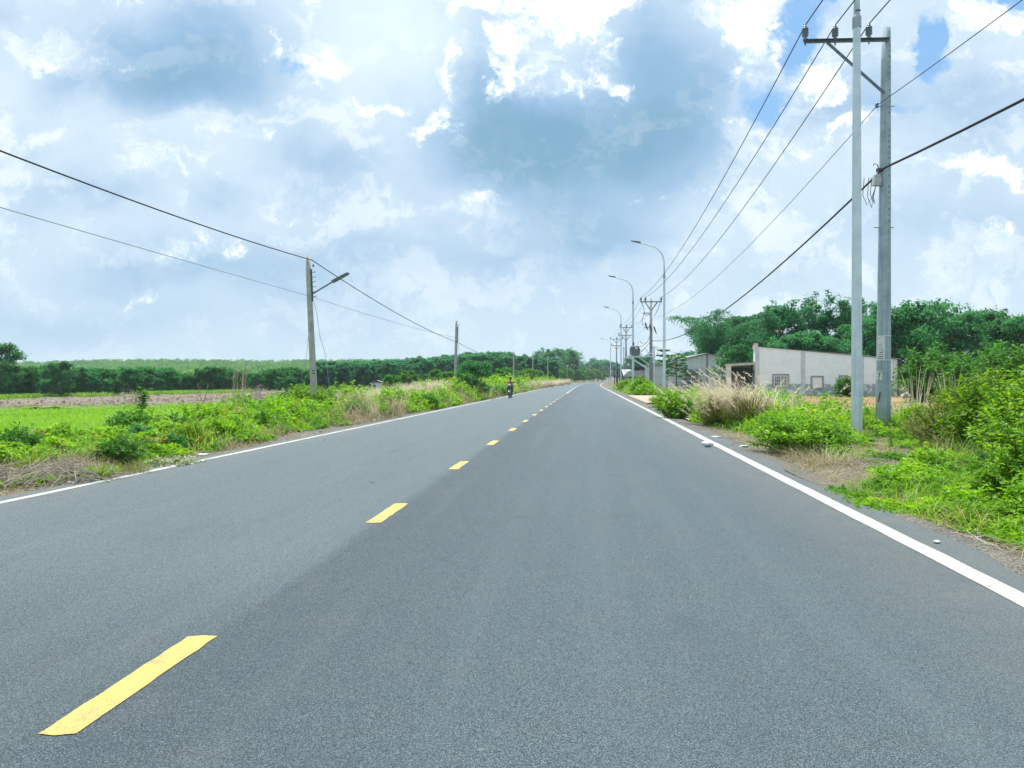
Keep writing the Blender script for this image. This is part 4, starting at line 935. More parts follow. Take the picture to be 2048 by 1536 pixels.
RUB = [make_tree(10.6, 3.0, 2.2, 9000, .28, 'round', 26, 1, .14, .5, .3, .5, 26), make_tree(11.0, 2.6, 2.0, 8500, .28, 'column', 28, 2, .13, .5, .3, .5, 26)]
for i, (px, y, k, sc, lab) in enumerate(((1556, 88, 0, 1.02, 'airy green tree rising over the left half of the grey house roof'), (1603, 90, 1, 1.06, 'airy green tree over the middle of the grey house roof'), (1652, 86, 0, .93, 'airy green tree left of the near lamp pole, above the house roof'), (1697, 84, 1, .98, 'airy tree directly behind the near lamp pole'),
        (1742, 95, 1, .98, 'airy tree seen between the near lamp pole and the concrete pole'))):
    if i < 2: T_ = tree(lab, gp(px, y), *RUB[k], L_TEAL, BARKG, i * 2.1, GR_T, 'slender_tree'); RUB[k] = (T_,)
    else: dup(RUB[k][0], gp(px, y), i * 2.1, sc, lab)
DK = [make_tree(9.3, 3.8, 1.0, 17000, .32, 'round', 34, 5, .2, .5, .35, .5, 16), make_tree(8.6, 3.5, .8, 14000, .32, 'round', 30, 6, .2, .5, .35, .5, 22)]
dk = []
for i, (px, y, k, sc, lab) in enumerate(((1795, 74, 0, 1.0, 'big dense dark tree just right of the thick concrete pole'), (1890, 84, 1, 1.02, 'dark tree with loose top between the dense tree and the right edge'),
        (1955, 88, 1, 1.1, 'dark tree second from the right edge, behind bright bushes'), (2030, 84, 0, .93, 'dark tree at the right edge of the skyline'), (2110, 84, 1, 1.1, 'dark tree partly cut by the right edge'), (1590, 76, 1, .70, 'low dark tree behind the grey house, under the airy trees'),
        (1665, 76, 0, .66, 'low dark tree behind the grey house close to the near lamp pole'), (1735, 78, 1, .80, 'low dark tree behind the concrete and lamp poles'), (1850, 95, 1, .93, 'dark tree peeping over the right end of the grey house'))):
    if i < 2: dk.append(tree(lab, gp(px, y), *DK[k], L_DARK, BARK, i * 1.7, GR_T, 'broadleaf_tree'))
    else: dup(dk[k], gp(px, y), i * 1.7, sc, lab)
tb, cb = make_tree(5.2, 2.3, .5, 6500, .26, 'round', 22, 8, .12, .5, .2); shr = tree('dark rounded tree squeezed between the gabled house and the white porch', gp(1476, 79), tb, cb, L_DARK, BARK, 0, None, 'round_tree')
tb, cb = make_tree(6.4, 3.8, 1.0, 6000, .4, 'round', 18, 9, .14, .5, .25); tree('soft green tree behind the left roof slope of the gabled house', gp(1392, 140), tb, cb, L_TEAL, BARK, 0, None, 'round_tree')
dup(shr, gp(1285, 150), 1.0, 1.25, 'dark round tree behind the roadside shop')
# papaya-like tree and tiered tree beside the gabled house
tb, cb = MB(), MB(); r = np.random.default_rng(3); tb.tube([(0, 0, -.1), (.05, 0, 1.6), (0, .05, 3.0), (.05, 0, 4.3)], [.10, .08, .07, .05], 8)
for k in range(46):
    z = 1.5 + 2.9 * (k / 46) ** .8; az = k * 2.4; L = (1.35 - .5 * k / 46) * (.8 + .4 * r.random()); p = np.array([0, 0, z]); e = p + np.array([math.cos(az) * L, math.sin(az) * L, .15 + .35 * k / 46 - .25 * r.random()])
    tb.tube([p, (p + e) / 2 + np.array([0, 0, .12]), e], .012, 4)
    m_ = 16; th = az + np.linspace(-2.2, 2.2, m_) + r.normal(0, .1, m_); D = np.stack([np.cos(th), np.sin(th), np.full(m_, -.25) + r.normal(0, .15, m_)], -1); cb.leaves(np.repeat(e[None], m_, 0) + r.normal(0, .05, (m_, 3)), D, np.tile([0, 0, 1.0], (m_, 1)) + r.normal(0, .3, (m_, 3)), .48, .20, .3 * r.random() + .6 * r.random(m_))
tree('leafy papaya like tree in front of the gabled house wall', gp(1352, 92), tb, cb, L_MID, BARKG, name='papaya_tree')
tb, cb = MB(), MB(); tb.tube([(0, 0, -.1), (0, 0, 5.8)], [.09, .03], 7)
for tier in range(5):
    z = 2.6 + tier * .78; 
    for k in range(7):
        az = k * .9 + tier * .5; L = 1.9 - .28 * tier; p = np.array([0, 0, z]); e = p + np.array([math.cos(az) * L, math.sin(az) * L, .22]); tb.tube([p, e], [.03, .008], 4)
        m_ = 60; q = .2 + .8 * r.random(m_); D = (e - p)[None] / L + r.normal(0, .7, (m_, 3)) * np.array([1, 1, .3]); cb.leaves(p + (e - p) * q[:, None] + r.normal(0, .04, (m_, 3)), D, np.tile([0, 0, 1.0], (m_, 1)) + r.normal(0, .3, (m_, 3)), .34, .13, r.random(m_))
tree('tiered dark tree poking above the annexe roof beside the lamp post', gp(1328, 112), tb, cb, L_DARK, BARKG, name='tiered_tree')
tb, cb = make_bush(.95, 1.75, 60, 2600, .17, .6, 4); bush('dark green shrub growing against the grey house wall left of the lamp pole', gp(1692, 57.5), tb, cb, L_MID, name='wall_shrub', cat='shrub')
# bright bushes between the house and the right edge
BB = [make_bush(2.2, 3.3, 120, 6500, .24, .5, 11), make_bush(2.0, 2.8, 110, 6000, .22, .5, 12)]
bb = []
for i, (px, y, k, sc, lab) in enumerate(((1860, 44, 0, 1.0, 'tall bright bush right of the grey house end'), (1945, 41, 1, 1.05, 'bright leafy bush behind the foreground bushes, second of the row'), (2015, 38, 0, .95, 'bright leafy bush at the right edge in the middle distance'), (1905, 50, 1, 1.15, 'mid green bush wedged between two taller bright bushes'), (2005, 52, 0, 1.12, 'larger mid green bush under the right dark trees'), (2085, 44, 1, 1.0, 'leafy bush mostly cut off by the right edge'))):
    if i < 2: bb.append(bush(lab, gp(px, y), *BB[k], L_MID, group='bright bushes right of the grey house', name='tall_bush'))
    else: dup(bb[k], gp(px, y), i * 1.9, sc, lab)
mb = MB(); V = unit(1)
r = np.random.default_rng(8); P = []
mb.lathe([(0, 0), (.30, .02), (.36, .18), (.30, .38), (.14, .52), (0, .55)], (0, 0, 0), 14); mb.v[-1] += r.normal(0, .02, mb.v[-1].shape)
t = thing('bundle', 'white and orange brown bundle lying beyond the right end of the grey house', 'bundle', gp(1812, 55), .2); part('sack', mb, WHITEW, t)
mb = MB(); mb.lathe([(0, 0), (.2, .02), (.25, .2), (.18, .36), (0, .42)], (.38, -.05, 0), 12); part('brown_sack', mb, mat('orange_brown_cloth', (.50, .24, .08), .85), t)

# ------------------------------------------------------------------ left: plantation woods
FT = [make_tree(6.8, 2.2, .5, 4600, .42, 'round', 18, 20 + k, .11, .55, .2) for k in range(3)]
FTL = [make_tree(9.2, 2.6, .5, 5200, .46, 'round', 24, 30 + k, .13, .5, .2, .5, 14) for k in range(2)]
YT = [make_tree(5.2, 1.7, .8, 2600, .42, 'round', 15, 40 + k, .08, .55, .35) for k in range(2)]
lab1 = 'dense green plantation tree in the row behind the ploughed field'
fr = []
r = np.random.default_rng(77)
G1 = 'plantation trees behind the ploughed field'
def rowtree(px, y, k, sc, lab, pool, protos, ml, group, name):
    if len(pool) <= k: pool.append(tree(lab, gp(px, y), *protos[k], ml, BARK, r.random() * 6, group, name)); pool[-1].scale = (sc,) * 3
    else: dup(pool[k], gp(px, y), r.random() * 6, sc, lab, group)
n_ = 0
for row in range(4):
    for px in np.arange(-60, 660, 27.0 - row * 1.0):
        px2 = px + r.normal(0, 6); y = 128 + max(0, px2) * .085 + row * 7 + r.normal(0, 1.5)
        rowtree(px2, y, n_ % 3 if n_ > 3 else min(n_, 2), .52 + .46 * r.random() ** 1.4 + row * .02, lab1, fr, FT, L_FOREST, G1, 'plantation_tree'); n_ += 1
tb, cb = make_tree(10.2, 3.4, .8, 8000, .42, 'round', 26, 55, .2, .5, .2); t_big = tree('dark tall tree standing above the wood at the left edge', gp(-2, 122), tb, cb, L_DARK, BARK, name='plantation_tree')
dup(t_big, gp(122, 128), 2.0, .66, 'dark spiky topped tree sticking out of the plantation front, left part')
fr2 = []; G2 = 'taller trees of the second wood beyond the left verge'
for row in range(4):
    for px in np.arange(640, 1112, 17.0):
        px2 = px + r.normal(0, 6); f = (px2 - 640) / 420; y = 175 + 75 * f + row * 9 + r.normal(0, 2)
        top = np.interp(px2, [620, 800, 880, 940, 1010, 1060, 1110], [725, 718, 712, 703, 704, 710, 716]) + r.normal(0, 2.5) + (4 if row == 0 else 0)
        g = gp(px2, y); h = hz_at(top, y) - g[2]; k = int(r.integers(2)) if len(fr2) == 2 else len(fr2)
        rowtree(px2, y, k, h / 9.4, 'tall thin stemmed tree of the dense wood beyond the left concrete poles', fr2, FTL, L_TEAL, G2, 'wood_tree')
yt = []; G3 = 'young bright trees along the left side of the road'
for i, px in enumerate(list(np.arange(770, 1080, 15.0)) + list(np.arange(1000, 1215, 9.0)) + list(np.arange(1040, 1200, 12.0))):
    px2 = px + r.normal(0, 4); ii = i < 21
    y = (115 + 50 * (px2 - 770) / 310 + r.normal(0, 4)) if ii else (np.interp(px2, [1000, 1100, 1160, 1215], [150, 260, 430, 640]) + r.normal(0, 8))
    g = gp(px2, y); top = (743 + r.normal(0, 4)) if ii else (738 + r.normal(0, 4)); h = hz_at(top, y) - g[2]; k = int(r.integers(2)) if len(yt) == 2 else len(yt)
    rowtree(px2, y, k, h / 5.3, 'young bright green tree with drooping leaves in the row along the left roadside', yt, YT, L_BRIGHT if False else L_MID, G3, 'young_tree')
tb, cb = make_tree(17.5, 7.2, 2.5, 9000, .80, 'round', 28, 61, .3, .5, .15, .7, 14); te = tree('big spreading open crowned tree at the end of the left wood', gp(1138, 400), tb, cb, L_DARK, BARK, name='spreading_tree')
dup(te, gp(1104, 380), 2.2, .97, 'second spreading tree joined to the left of the big end tree')
fb = []
for px, y, top in ((1168, 560, 731), (1186, 600, 724), (1205, 640, 722), (1222, 700, 726), (1240, 640, 730), (1258, 600, 728), (1278, 560, 727), (1300, 520, 725), (1325, 480, 722), (1195, 720, 719)):
    g = gp(px, y); h = hz_at(top, y) - g[2]
    if not fb: fb.append(tree('bluish far tree closing the view past the road bend', g, *make_tree(14, 6.5, 2, 3600, 1.0, 'round', 16, 70, .3, .55, .2), L_TEAL, BARK, 0, 'far trees past the road bend', 'far_tree')); fb[0].scale = (h / 14.2,) * 3
    else: dup(fb[0], g, px, h / 14.2)
# round dark tree with bare stems by the second concrete pole
tb, cb = make_tree(2.8, 1.35, .55, 5200, .14, 'round', 24, 81, .07, .55, .25)
for k in range(4): tb.tube([(.1 * k - .15, 0, -.1), (.18 * k - .3, .05, .9), (.3 * k - .5, 0, 1.9)], [.05, .04, .02], 6)
tree('round dark green tree with several bare stems beside the second left concrete pole', gp(953, 54), tb, cb, L_DARK, BARK, name='round_tree')
tb, cb = make_bush(1.2, 2.6, 80, 3600, .17, .55, 21); bush('bright leafy bush behind the round dark tree on the left verge', gp(930, 60), tb, cb, L_BRIGHT)

# far wooded hills: no single tree can be told apart
fw = MB(); N_ = 5200
r = np.random.default_rng(91); yy = 330 + 800 * r.random(N_) ** .75; px = -250 + 1450 * r.random(N_); xx = gx(px, yy); keep_ = (xx < cline(yy) - 30); xx, yy = xx[keep_], yy[keep_]
n = len(xx); hh_ = 5.0 + 4.5 * r.random(n) ** 1.5; rr_ = 2.4 + 2.4 * r.random(n); tone = np.clip(.55 * vnoise(xx / 70, yy / 60) + .5 * r.random(n), 0, 1); zz = terr(xx, yy)
M_ = 46; d_ = r.normal(size=(n, M_, 3)); d_[..., 2] = np.abs(d_[..., 2]) * 1.2 - .15; d_ /= np.linalg.norm(d_, axis=2)[..., None]
C = np.stack([xx, yy, zz + hh_ - rr_ * .8], -1)[:, None] + d_ * (rr_[:, None, None] * (.75 + .3 * r.random((n, M_, 1)))) * np.array([1, 1, .95])
D = np.cross(d_, r.normal(size=(n, M_, 3))) + .35 * d_; fw.leaves(C.reshape(-1, 3), D.reshape(-1, 3), d_.reshape(-1, 3), 1.5 * (.6 + .8 * r.random(n * M_)), 1.0, np.clip(np.repeat(tone, M_) + .25 * (r.random(n * M_) - .5), 0, 1))
tag(part('far_wood', fw, L_FARWOOD), 'pale wooded hills filling the horizon behind the left fields', 'wood', kind='stuff')

# ------------------------------------------------------------------ verge undergrowth: tangled mass nobody could count
def verge_points(n, side, y0, y1, s_in, s_out, seed, power=1.6):
    r = np.random.default_rng(seed); q = r.random(n); y = (y0 ** (1 - power) + q * (y1 ** (1 - power) - y0 ** (1 - power))) ** (1 / (1 - power))
    a, b_ = s_in(y), s_out(y); s = a + (b_ - a) * r.random(n) ** 1.0
    x = cline(y) + side * s; return x, y, s, r
sinL = lambda y: 5.05 + .9 * vnoise(y * .45, y * 0 + 31) * sstep(y, 60, 12) + .1
soutL = lambda y: np.interp(y, [8, 14, 25, 40, 120, 300], [8.6, 8.8, 9.6, 10.6, 13.0, 14])
sinR = lambda y: np.interp(y, [4, 6, 7.2, 8.5, 9.6, 11, 13, 15.5, 19, 26, 45, 66, 70, 200], [6.4, 5.95, 5.45, 4.95, 5.05, 6.4, 6.9, 6.0, 6.2, 5.6, 8.4, 8.4, 6.3, 6.0]) + .25 * vnoise(y * 1.1, y * 0 + 41)
soutR = lambda y: np.interp(y, [4, 8, 14, 20, 26, 40, 66, 100, 200], [9, 10.5, 13, 14.5, 12, 10.0, 9.0, 9.0, 9])
hgtL = lambda y: np.interp(y, [8, 14, 20, 33, 60, 100, 200], [.34, .48, .72, 1.15, 1.55, 1.95, 2.3])
hgtR = lambda y, s: np.interp(y, [5, 9, 14, 20, 30, 45, 70, 120], [.40, .42, .46, .62, .75, .6, .9, 1.1]) * np.interp(s, [5.2, 6.0, 8.5], [.55, .95, 1.25])

def short(x, y):      # the worn ground just before the two near poles keeps its grass short
    q = x / y; return 1 - .72 * sstep(q, .445, .475) * (1 - sstep(q, .545, .585)) * sstep(y, 11, 13) * (1 - sstep(y, 19.5, 21))
gm_, sm_, lm_ = MB(), MB(), MB()
for side, n, y0, y1, si, so, sd_ in ((-1, 45000, 6.5, 210, sinL, soutL, 1), (1, 66000, 3.6, 120, sinR, soutR, 2)):
    x, y, s, r = verge_points(n, side, y0, y1, si, so, 200 + sd_)
    edge = np.clip((s - si(y)) / .5, 0, 1); dn = fbm(x * .55 + 20, y * .35)
    h = (hgtL(y) if side < 0 else hgtR(y, s)) * (.35 + .65 * edge) * (.5 + .9 * r.random(n)) * (.6 + .8 * fbm(x * .9, y * .7))
    dry = (dn > (np.interp(y, [20, 30, 60], [.54, .455, .43]) if side < 0 else np.where((y < 12) | (s > 8), .66, .55))) | (r.random(n) < .10); wd = np.clip(.006 + .00045 * y, .007, .06) * (.7 + .8 * r.random(n))
    B = np.stack([x, y, terr(x, y) - .02], -1); az = r.random(n) * 6.283; ln = .25 + .9 * r.random(n)
    cl = vnoise(x * 2.6 + 11, y * 2.2 + 5); h = h * short(x, y) * (.40 + .80 * cl) * (.8 if side < 0 else np.where(y < 13, .72, .9))
    k = ~dry & (r.random(n) < .35 + .9 * cl); gm_.blades(B[k], h[k] * 1.05, az[k], ln[k] * 1.2, wd[k] * 1.15, np.clip(.25 + 1.3 * (fbm(x * 1.5, y) - .45)[k] + .5 * r.random(k.sum()) * r.random(k.sum()) + .18 * cl[k], 0, 1), 1.0, 3)
    k = dry; sm_.blades(B[k], h[k] * 1.1, az[k], ln[k] * 1.2, wd[k] * .75, r.random(k.sum()), 1.0, 3)
    # leafy herbs: sprays of small leaves
    n2 = int(n * 5.5); x, y, s, r = verge_points(n2, side, y0, y1, lambda y: si(y) + .12, so, 300 + sd_)
    dn = fbm(x * .55 + 20, y * .35); lum = fbm(x * 1.3 + 5, y * 1.0 + 8); k = (dn < (np.interp(y, [20, 30, 60], [.60, .50, .46]) if side < 0 else .62)) & (lum > .33) & (vnoise(x * 3.1 + 2, y * 2.7) > .30); x, y, s, lum = x[k], y[k], s[k], lum[k]; m_ = len(x)
    top = (hgtL(y) if side < 0 else hgtR(y, s)) * (.30 + 1.9 * (lum - .3)) * np.clip((s - si(y)) / .9, .25, 1) * short(x, y)
    z = terr(x, y) + top * r.random(m_) ** .5; sz = np.clip(.045 + .0030 * y, .05, .32) * (.6 + .8 * r.random(m_))
    D = r.normal(size=(m_, 3)); D[:, 2] = D[:, 2] * .5; Nn = r.normal(size=(m_, 3)) * .5 + np.array([0, 0, 1.0])
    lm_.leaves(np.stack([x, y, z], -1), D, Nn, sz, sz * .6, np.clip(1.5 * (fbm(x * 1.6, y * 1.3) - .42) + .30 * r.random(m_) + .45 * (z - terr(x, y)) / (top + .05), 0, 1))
# straw lying on the ground in the bare patches
for side, n, y0, y1, a, b_ in ((1, 5200, 9.4, 16, 5.4, 7.6), (-1, 3500, 8, 20, 5.0, 6.6), (1, 1500, 4.6, 8, 5.75, 6.8), (1, 5000, 16, 45, 5.6, 8.5)):
    x, y, s, r = verge_points(n, side, y0, y1, lambda y: a + 0 * y, lambda y: b_ + 0 * y, 400 + int(y0 * 10) + side)
    B = np.stack([x, y, terr(x, y) + .02], -1); sm_.blades(B, .05 + .10 * r.random(n), r.random(n) * 6.283, 2.5 + 3 * r.random(n), np.clip(.004 + .0003 * y, .004, .02), r.random(n), .3, 3)
# dry grass over the red yard
x, y, s, r = verge_points(26000, 1, 18, 60, lambda y: 9.0 + 0 * y, lambda y: 34 + 0 * y, 77, 1.2); k = fbm(x * .25, y * .25) > .50; x, y = x[k], y[k]
sm_.blades(np.stack([x, y, terr(x, y)], -1), (.10 + .24 * r.random(len(x))), r.random(len(x)) * 6.283, .3 + .6 * r.random(len(x)), .012 + .0006 * y, r.random(len(x)))
x, y, s, r = verge_points(9000, 1, 50, 61, lambda y: 8.6 + 0 * y, lambda y: 34 + 0 * y, 78, 1.2)
gm_.blades(np.stack([x, y, terr(x, y)], -1), (.15 + .25 * r.random(len(x))) * sstep(y, 54, 60.5), r.random(len(x)) * 6.283, .3 + .6 * r.random(len(x)), .05, r.random(len(x)))
tag(part('verge_grass', gm_, L_GRASS), 'green grass growing thick on both verges of the road', 'grass', kind='stuff')
tag(part('dry_grass', sm_, L_STRAWG), 'dry straw coloured grass scattered through both verges and the yard', 'dry grass', kind='stuff')
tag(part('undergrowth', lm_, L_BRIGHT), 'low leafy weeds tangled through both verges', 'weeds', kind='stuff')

# bright grass of the left field
n = 70000; r = np.random.default_rng(501); y = (10 ** -.4 + r.random(n) * (54 ** -.4 - 10 ** -.4)) ** (-1 / .4); q = r.random(n)
xl = -.86 * y - 8; xr = cline(y) - 8.2; x = xl + (xr - xl) * q
fg = MB(); fg.blades(np.stack([x, y, terr(x, y) + .04], -1), (.20 + .28 * r.random(n)) * (.7 + .6 * fbm(x * .3, y * .3)), r.random(n) * 6.283, .3 + .6 * r.random(n), .008 + .0009 * y, np.clip(.7 * fbm(x * .22, y * .5 + 4) + .3 * r.random(n), 0, .965 + .05 * r.random(n)))
tag(part('field_grass', fg, L_FIELD), 'bright green grass covering the near left field', 'grass', kind='stuff')
# clods and stubble along the far side of the ploughed field
r = np.random.default_rng(502); n = 5000; y = 50 + 130 * r.random(n) ** 1.4; x = -.86 * y + (cline(y) - 13 + .86 * y) * r.random(n); ck = MB()
o6 = np.array([[1, 0, 0], [0, 1, 0], [-1, 0, 0], [0, -1, 0], [0, 0, .9], [0, 0, -.6]]); f8 = np.array([[0, 1, 4], [1, 2, 4], [2, 3, 4], [3, 0, 4], [1, 0, 5], [2, 1, 5], [3, 2, 5], [0, 3, 5]])
sz = (.08 + .16 * r.random(n)); P = np.stack([x, y, terr(x, y) + .16], -1)
V = P[:, None] + o6[None] * sz[:, None, None] * (.6 + .8 * r.random((n, 6, 1)))
ck.add(V.reshape(-1, 3), None, (np.arange(n)[:, None, None] * 6 + f8[None]).reshape(-1, 3))
tag(part('soil_clods', ck, mat('soil_clod', (.21, .175, .135), .95, var=(.15, .125, .095), scale=1.0)), 'loose clods of turned earth over the ploughed field', 'clods', kind='stuff')
# weeds along the foot of the plantation
n = 26000; r = np.random.default_rng(503); px = -80 + 700 * r.random(n); y = 100 + 24 * r.random(n) ** .7 + np.maximum(0, px) * .085; x = gx(px, y); hh = np.where(fbm(x * .12, y * .1) > .5, 1.0, .3)
wg = MB(); wg.blades(np.stack([x, y, terr(x, y)], -1), hh * (.5 + .8 * r.random(n)), r.random(n) * 6.283, .3 + .6 * r.random(n), .10, r.random(n) * .85)
tag(part('rough_grass', wg, L_GRASS), 'rough green grass along the foot of the plantation', 'grass', kind='stuff')

# ------------------------------------------------------------------ single plants of the verges
BUSH = {}
def put_bush(kind, label, px, y, sc=1.0, rz=0.0, group=None, name='bush', cat='bush', dz=0.0, squash=1.0):
    spec = {'mound': (lambda: make_bush(1.0, .78, 120, 5200, .075, .6, 31), L_BRIGHT), 'round': (lambda: make_bush(.75, .95, 90, 3800, .085, .5, 32), L_BRIGHT),
            'big': (lambda: make_bush(1.25, 1.75, 170, 11000, .105, .5, 33), L_BRIGHT), 'mid': (lambda: make_bush(.8, .85, 80, 3200, .10, .5, 34), L_MID), 'olive': (lambda: make_bush(.8, .9, 110, 4200, .06, .32, 35), L_OLIVE),
            'flower': (lambda: make_bush(.55, .16, 70, 2600, .045, .6, 36), L_FLOWER), 'darkb': (lambda: make_bush(.6, .7, 70, 2600, .08, .55, 37), L_FOREST)}[kind]
    if kind not in BUSH:
        a, c_ = spec[0](); BUSH[kind] = bush(label, gp(px, y, dz), a, c_, spec[1], rz=rz, group=group, name=name, cat=cat); o = BUSH[kind]; o.scale = (sc, sc, sc * squash)
    else: o = dup(BUSH[kind], gp(px, y, dz), rz, (sc, sc, sc * squash), label); 
    if group: o['group'] = group
    elif 'group' in o: del o['group']
    o['category'] = cat; return o
put_bush('mound', 'low dense bright green mound of leaves between the road and the near lamp pole', 1597, 14.8, 1.08)
put_bush('mound', 'bright green leafy mound just left of the foot of the near lamp pole', 1640, 17.4, .72, 2)
put_bush('round', 'small yellow green bush at the road edge, right of the worn concrete strip', 1352, 27.5, 1.12)
put_bush('round', 'yellow green bush behind the small roadside bush near the lamp by the gabled house', 1326, 38, 1.05, 2)
put_bush('round', 'bright green bush in front of the transformer pole meter box', 1283, 72, 1.9, 1)
put_bush('round', 'bright green bush left of the second curved lamp foot', 1254, 92, 1.7, 3)
put_bush('olive', 'olive brown weed mound under the leaning dry grass on the right verge', 1432, 23.5, 1.1, 0)
put_bush('olive', 'olive weed clump with thin stems in front of the foreground leafy bushes', 1898, 14.5, 1.25, 1)
put_bush('olive', 'olive weed mound behind the leaning dry grass', 1500, 22, 1.2, 2)
put_bush('big', 'large leafy bush at the right edge, tallest of the near ones', 2005, 13.6, .90, 0)
put_bush('big', 'large leafy bush partly cut off by the right edge', 2090, 12.2, .9, 2.0)
put_bush('big', 'leafy bush behind the largest near bush on the right', 1945, 17.5, .85, 3.5)
put_bush('big', 'leafy bush low in the right corner above the gravel', 2095, 8.3, .62, 1)
put_bush('mid', 'green weed bush beside the long bladed grass on the right verge', 1985, 10.2, .55, 1)
put_bush('mound', 'yellowish trailing weeds at the gravel edge in the right foreground', 1960, 7.6, .42, 4, squash=.8)
put_bush('mid', 'broad leaved green plant cut by the left edge of the picture', 32, 13.0, .75, 1)
put_bush('mid', 'leafy bush below the tall sapling on the left verge', 262, 18.0, .85, 2)
put_bush('mid', 'green bush right of the tall sapling on the left verge', 345, 18.6, .7, 3)
for i, (k, px, y, sc, lab) in enumerate((('mound', 430, 23.5, 1.0, 'bright bush left of the pale reed stalks on the left verge'), ('round', 468, 26.5, .95, 'bright bush behind the pale reed stalks'), ('mound', 540, 22.6, .95, 'bright low bush reaching the left road edge, right of the reed stalks'),
        ('mound', 600, 25.5, 1.0, 'bright low bush in front of the leaning lamp pole on the left'), ('round', 650, 31.5, 1.25, 'yellow green bush at the right foot of the leaning lamp pole'), ('round', 612, 33.6, 1.35, 'yellow green bush at the left foot of the leaning lamp pole'), ('mid', 585, 36, 1.35, 'taller thin bush just left of the leaning lamp pole'),
        ('round', 560, 29, .8, 'yellow green bush behind the low bushes before the leaning lamp pole'), ('mid', 740, 44, 1.2, 'green bush halfway between the two nearest left poles'), ('mound', 700, 33, .9, 'bright low bush at the left road edge past the leaning lamp pole'), ('mid', 905, 64, 1.3, 'green bush at the foot of the second left pole'),
        ('mid', 975, 60, 1.1, 'green bush at the road edge just left of the rider'), ('mid', 1043, 90, 1.0, 'green bush near the road edge right of the rider'), ('round', 1012, 75, 1.2, 'yellow green bush among dry grass behind the rider'))):
    put_bush(k, lab, px, y, sc, i * 1.3)
put_bush('darkb', 'small dark green bush at the edge of the ploughed field near the leaning pole', 532, 33, 1.1)
put_bush('darkb', 'small dark bush low among the dry grass on the left verge', 1000, 66, 1.3, 2)
put_bush('flower', 'pale flowering ground cover spilling over the left edge line', 345, 12.5, 1.05, 0, name='ground_cover', cat='ground cover')
put_bush('flower', 'small patch of pale flowers on the right verge near the straw', 1538, 17.2, .7, 2, name='ground_cover', cat='ground cover')

BG = 'leafy bushes crowding the left verge'
r = np.random.default_rng(900)
for i in range(36):
    y = 12.5 + 34 * (i / 36) ** 1.2; sL = 5.9 + 3.4 * r.random(); x = float(cline(y)) - sL; k = ('mid', 'mound', 'round', 'mid', 'olive', 'darkb')[int(r.integers(6))]
    put_bush(k, 'leafy weed bush among the many crowding the left verge', 1024 + x * F / y, y, (.34 + .012 * y) * (.8 + .5 * r.random()), r.random() * 6, BG)
BG2 = 'leafy bushes crowding the right verge'
for i in range(22):
    y = 9.5 + 30 * (i / 22) ** 1.3; sR = (8.6 if y < 12 else 7.4) + (4.5 if y < 24 else 2.5) * r.random(); x = float(cline(y)) + sR; k = ('mid', 'mound', 'mound', 'mid', 'olive')[int(r.integers(5))]
    if .43 < x / y < .60 and y < 20: continue
    put_bush(k, 'leafy weed bush among the many crowding the right verge', 1024 + x * F / y, y, (.36 + .010 * y) * (.8 + .5 * r.random()), r.random() * 6, BG2)
TUFT = {}
def put_tuft(kind, label, px, y, sc=1.0, rz=0.0, group=None, squash=1.0, side=None):
    spec = {'green': (lambda: make_tuft(190, .46, .013, .85, .12, 1), L_GRASS, 'grass_tuft'), 'long': (lambda: make_tuft(240, .75, .014, .95, .35, 2, curl=1.4), L_GRASS, 'grass_tuft'),
            'olive': (lambda: make_tuft(220, .40, .008, .7, .22, 3), L_OLIVE, 'grass_tuft'), 'feather': (lambda: make_tuft(380, 2.0, .022, .85, .50, 4, plume=True, bias=2.9), L_STRAW, 'dry_grass_clump'),
            'dry': (lambda: make_tuft(620, 1.35, .030, .40, .75, 5), L_STRAW, 'dry_grass_clump'), 'mat': (lambda: make_tuft(500, .42, .006, 1.5, .55, 6), L_STRAWG, 'dry_grass_clump'),
            'stalk': (lambda: make_tuft(40, 2.3, .026, .30, .35, 7), L_STRAW, 'dry_stalks')}[kind]
    if kind not in TUFT:
        o = part(spec[2], spec[0](), spec[1]); TUFT[kind] = o
    else: o = TUFT[kind].copy(); COL.objects.link(o)
    o.location = gp(px, y); o.rotation_euler = (0, 0, rz); o.scale = (sc, sc, sc * squash)
    tag(o, label, 'grass tuft' if 'tuft' in spec[2] else 'dry grass', group)
    if not group and 'group' in o: del o['group']
    return o
put_tuft('green', 'bright arching grass tuft on the left edge line', 200, 10.6, .95)
put_tuft('olive', 'olive grass tuft just right of the bright arching tuft', 268, 11.3, .95)
put_tuft('green', 'green grass tuft behind the dead twig pile on the left', 60, 11.6, 1.25, 2)
put_tuft('green', 'thin grass tuft between the olive tuft and the flowering ground cover', 300, 12.4, .7, 1)
put_tuft('long', 'long bladed arching grass clump on the right verge', 1895, 11.6, .95)
put_tuft('long', 'long bladed grass clump at the foot of the thick concrete pole', 1792, 18.6, .55, 1)
put_tuft('long', 'long bladed grass right of the first long bladed clump', 1975, 11.0, .9, 2)
put_tuft('long', 'long bladed grass at the foot of the near lamp pole', 1722, 18.2, .5, 3)
put_tuft('feather', 'tall dry feathery grass leaning left, front clump', 1500, 22.4, 1.0)
put_tuft('feather', 'tall dry feathery grass leaning left, left hand clump', 1448, 24.0, .95, .15)
put_tuft('feather', 'dry leaning grass clump nearest the white porch', 1545, 23.0, .88, -.1)
put_tuft('feather', 'short dry leaning grass behind the olive mound', 1470, 25.2, .98, .3)
put_tuft('stalk', 'thin tall dry stalks leaning beside the thick concrete pole', 1835, 22, .95, .0)
put_tuft('stalk', 'thin pale stalks standing behind the foreground leafy bush', 1905, 24, .9, 2)
put_tuft('stalk', 'thin dry stalks in front of the grey house windows', 1590, 24, .72, 1)
put_tuft('dry', 'dry grass clump right of the thick concrete pole', 1815, 22.5, .62, 1)
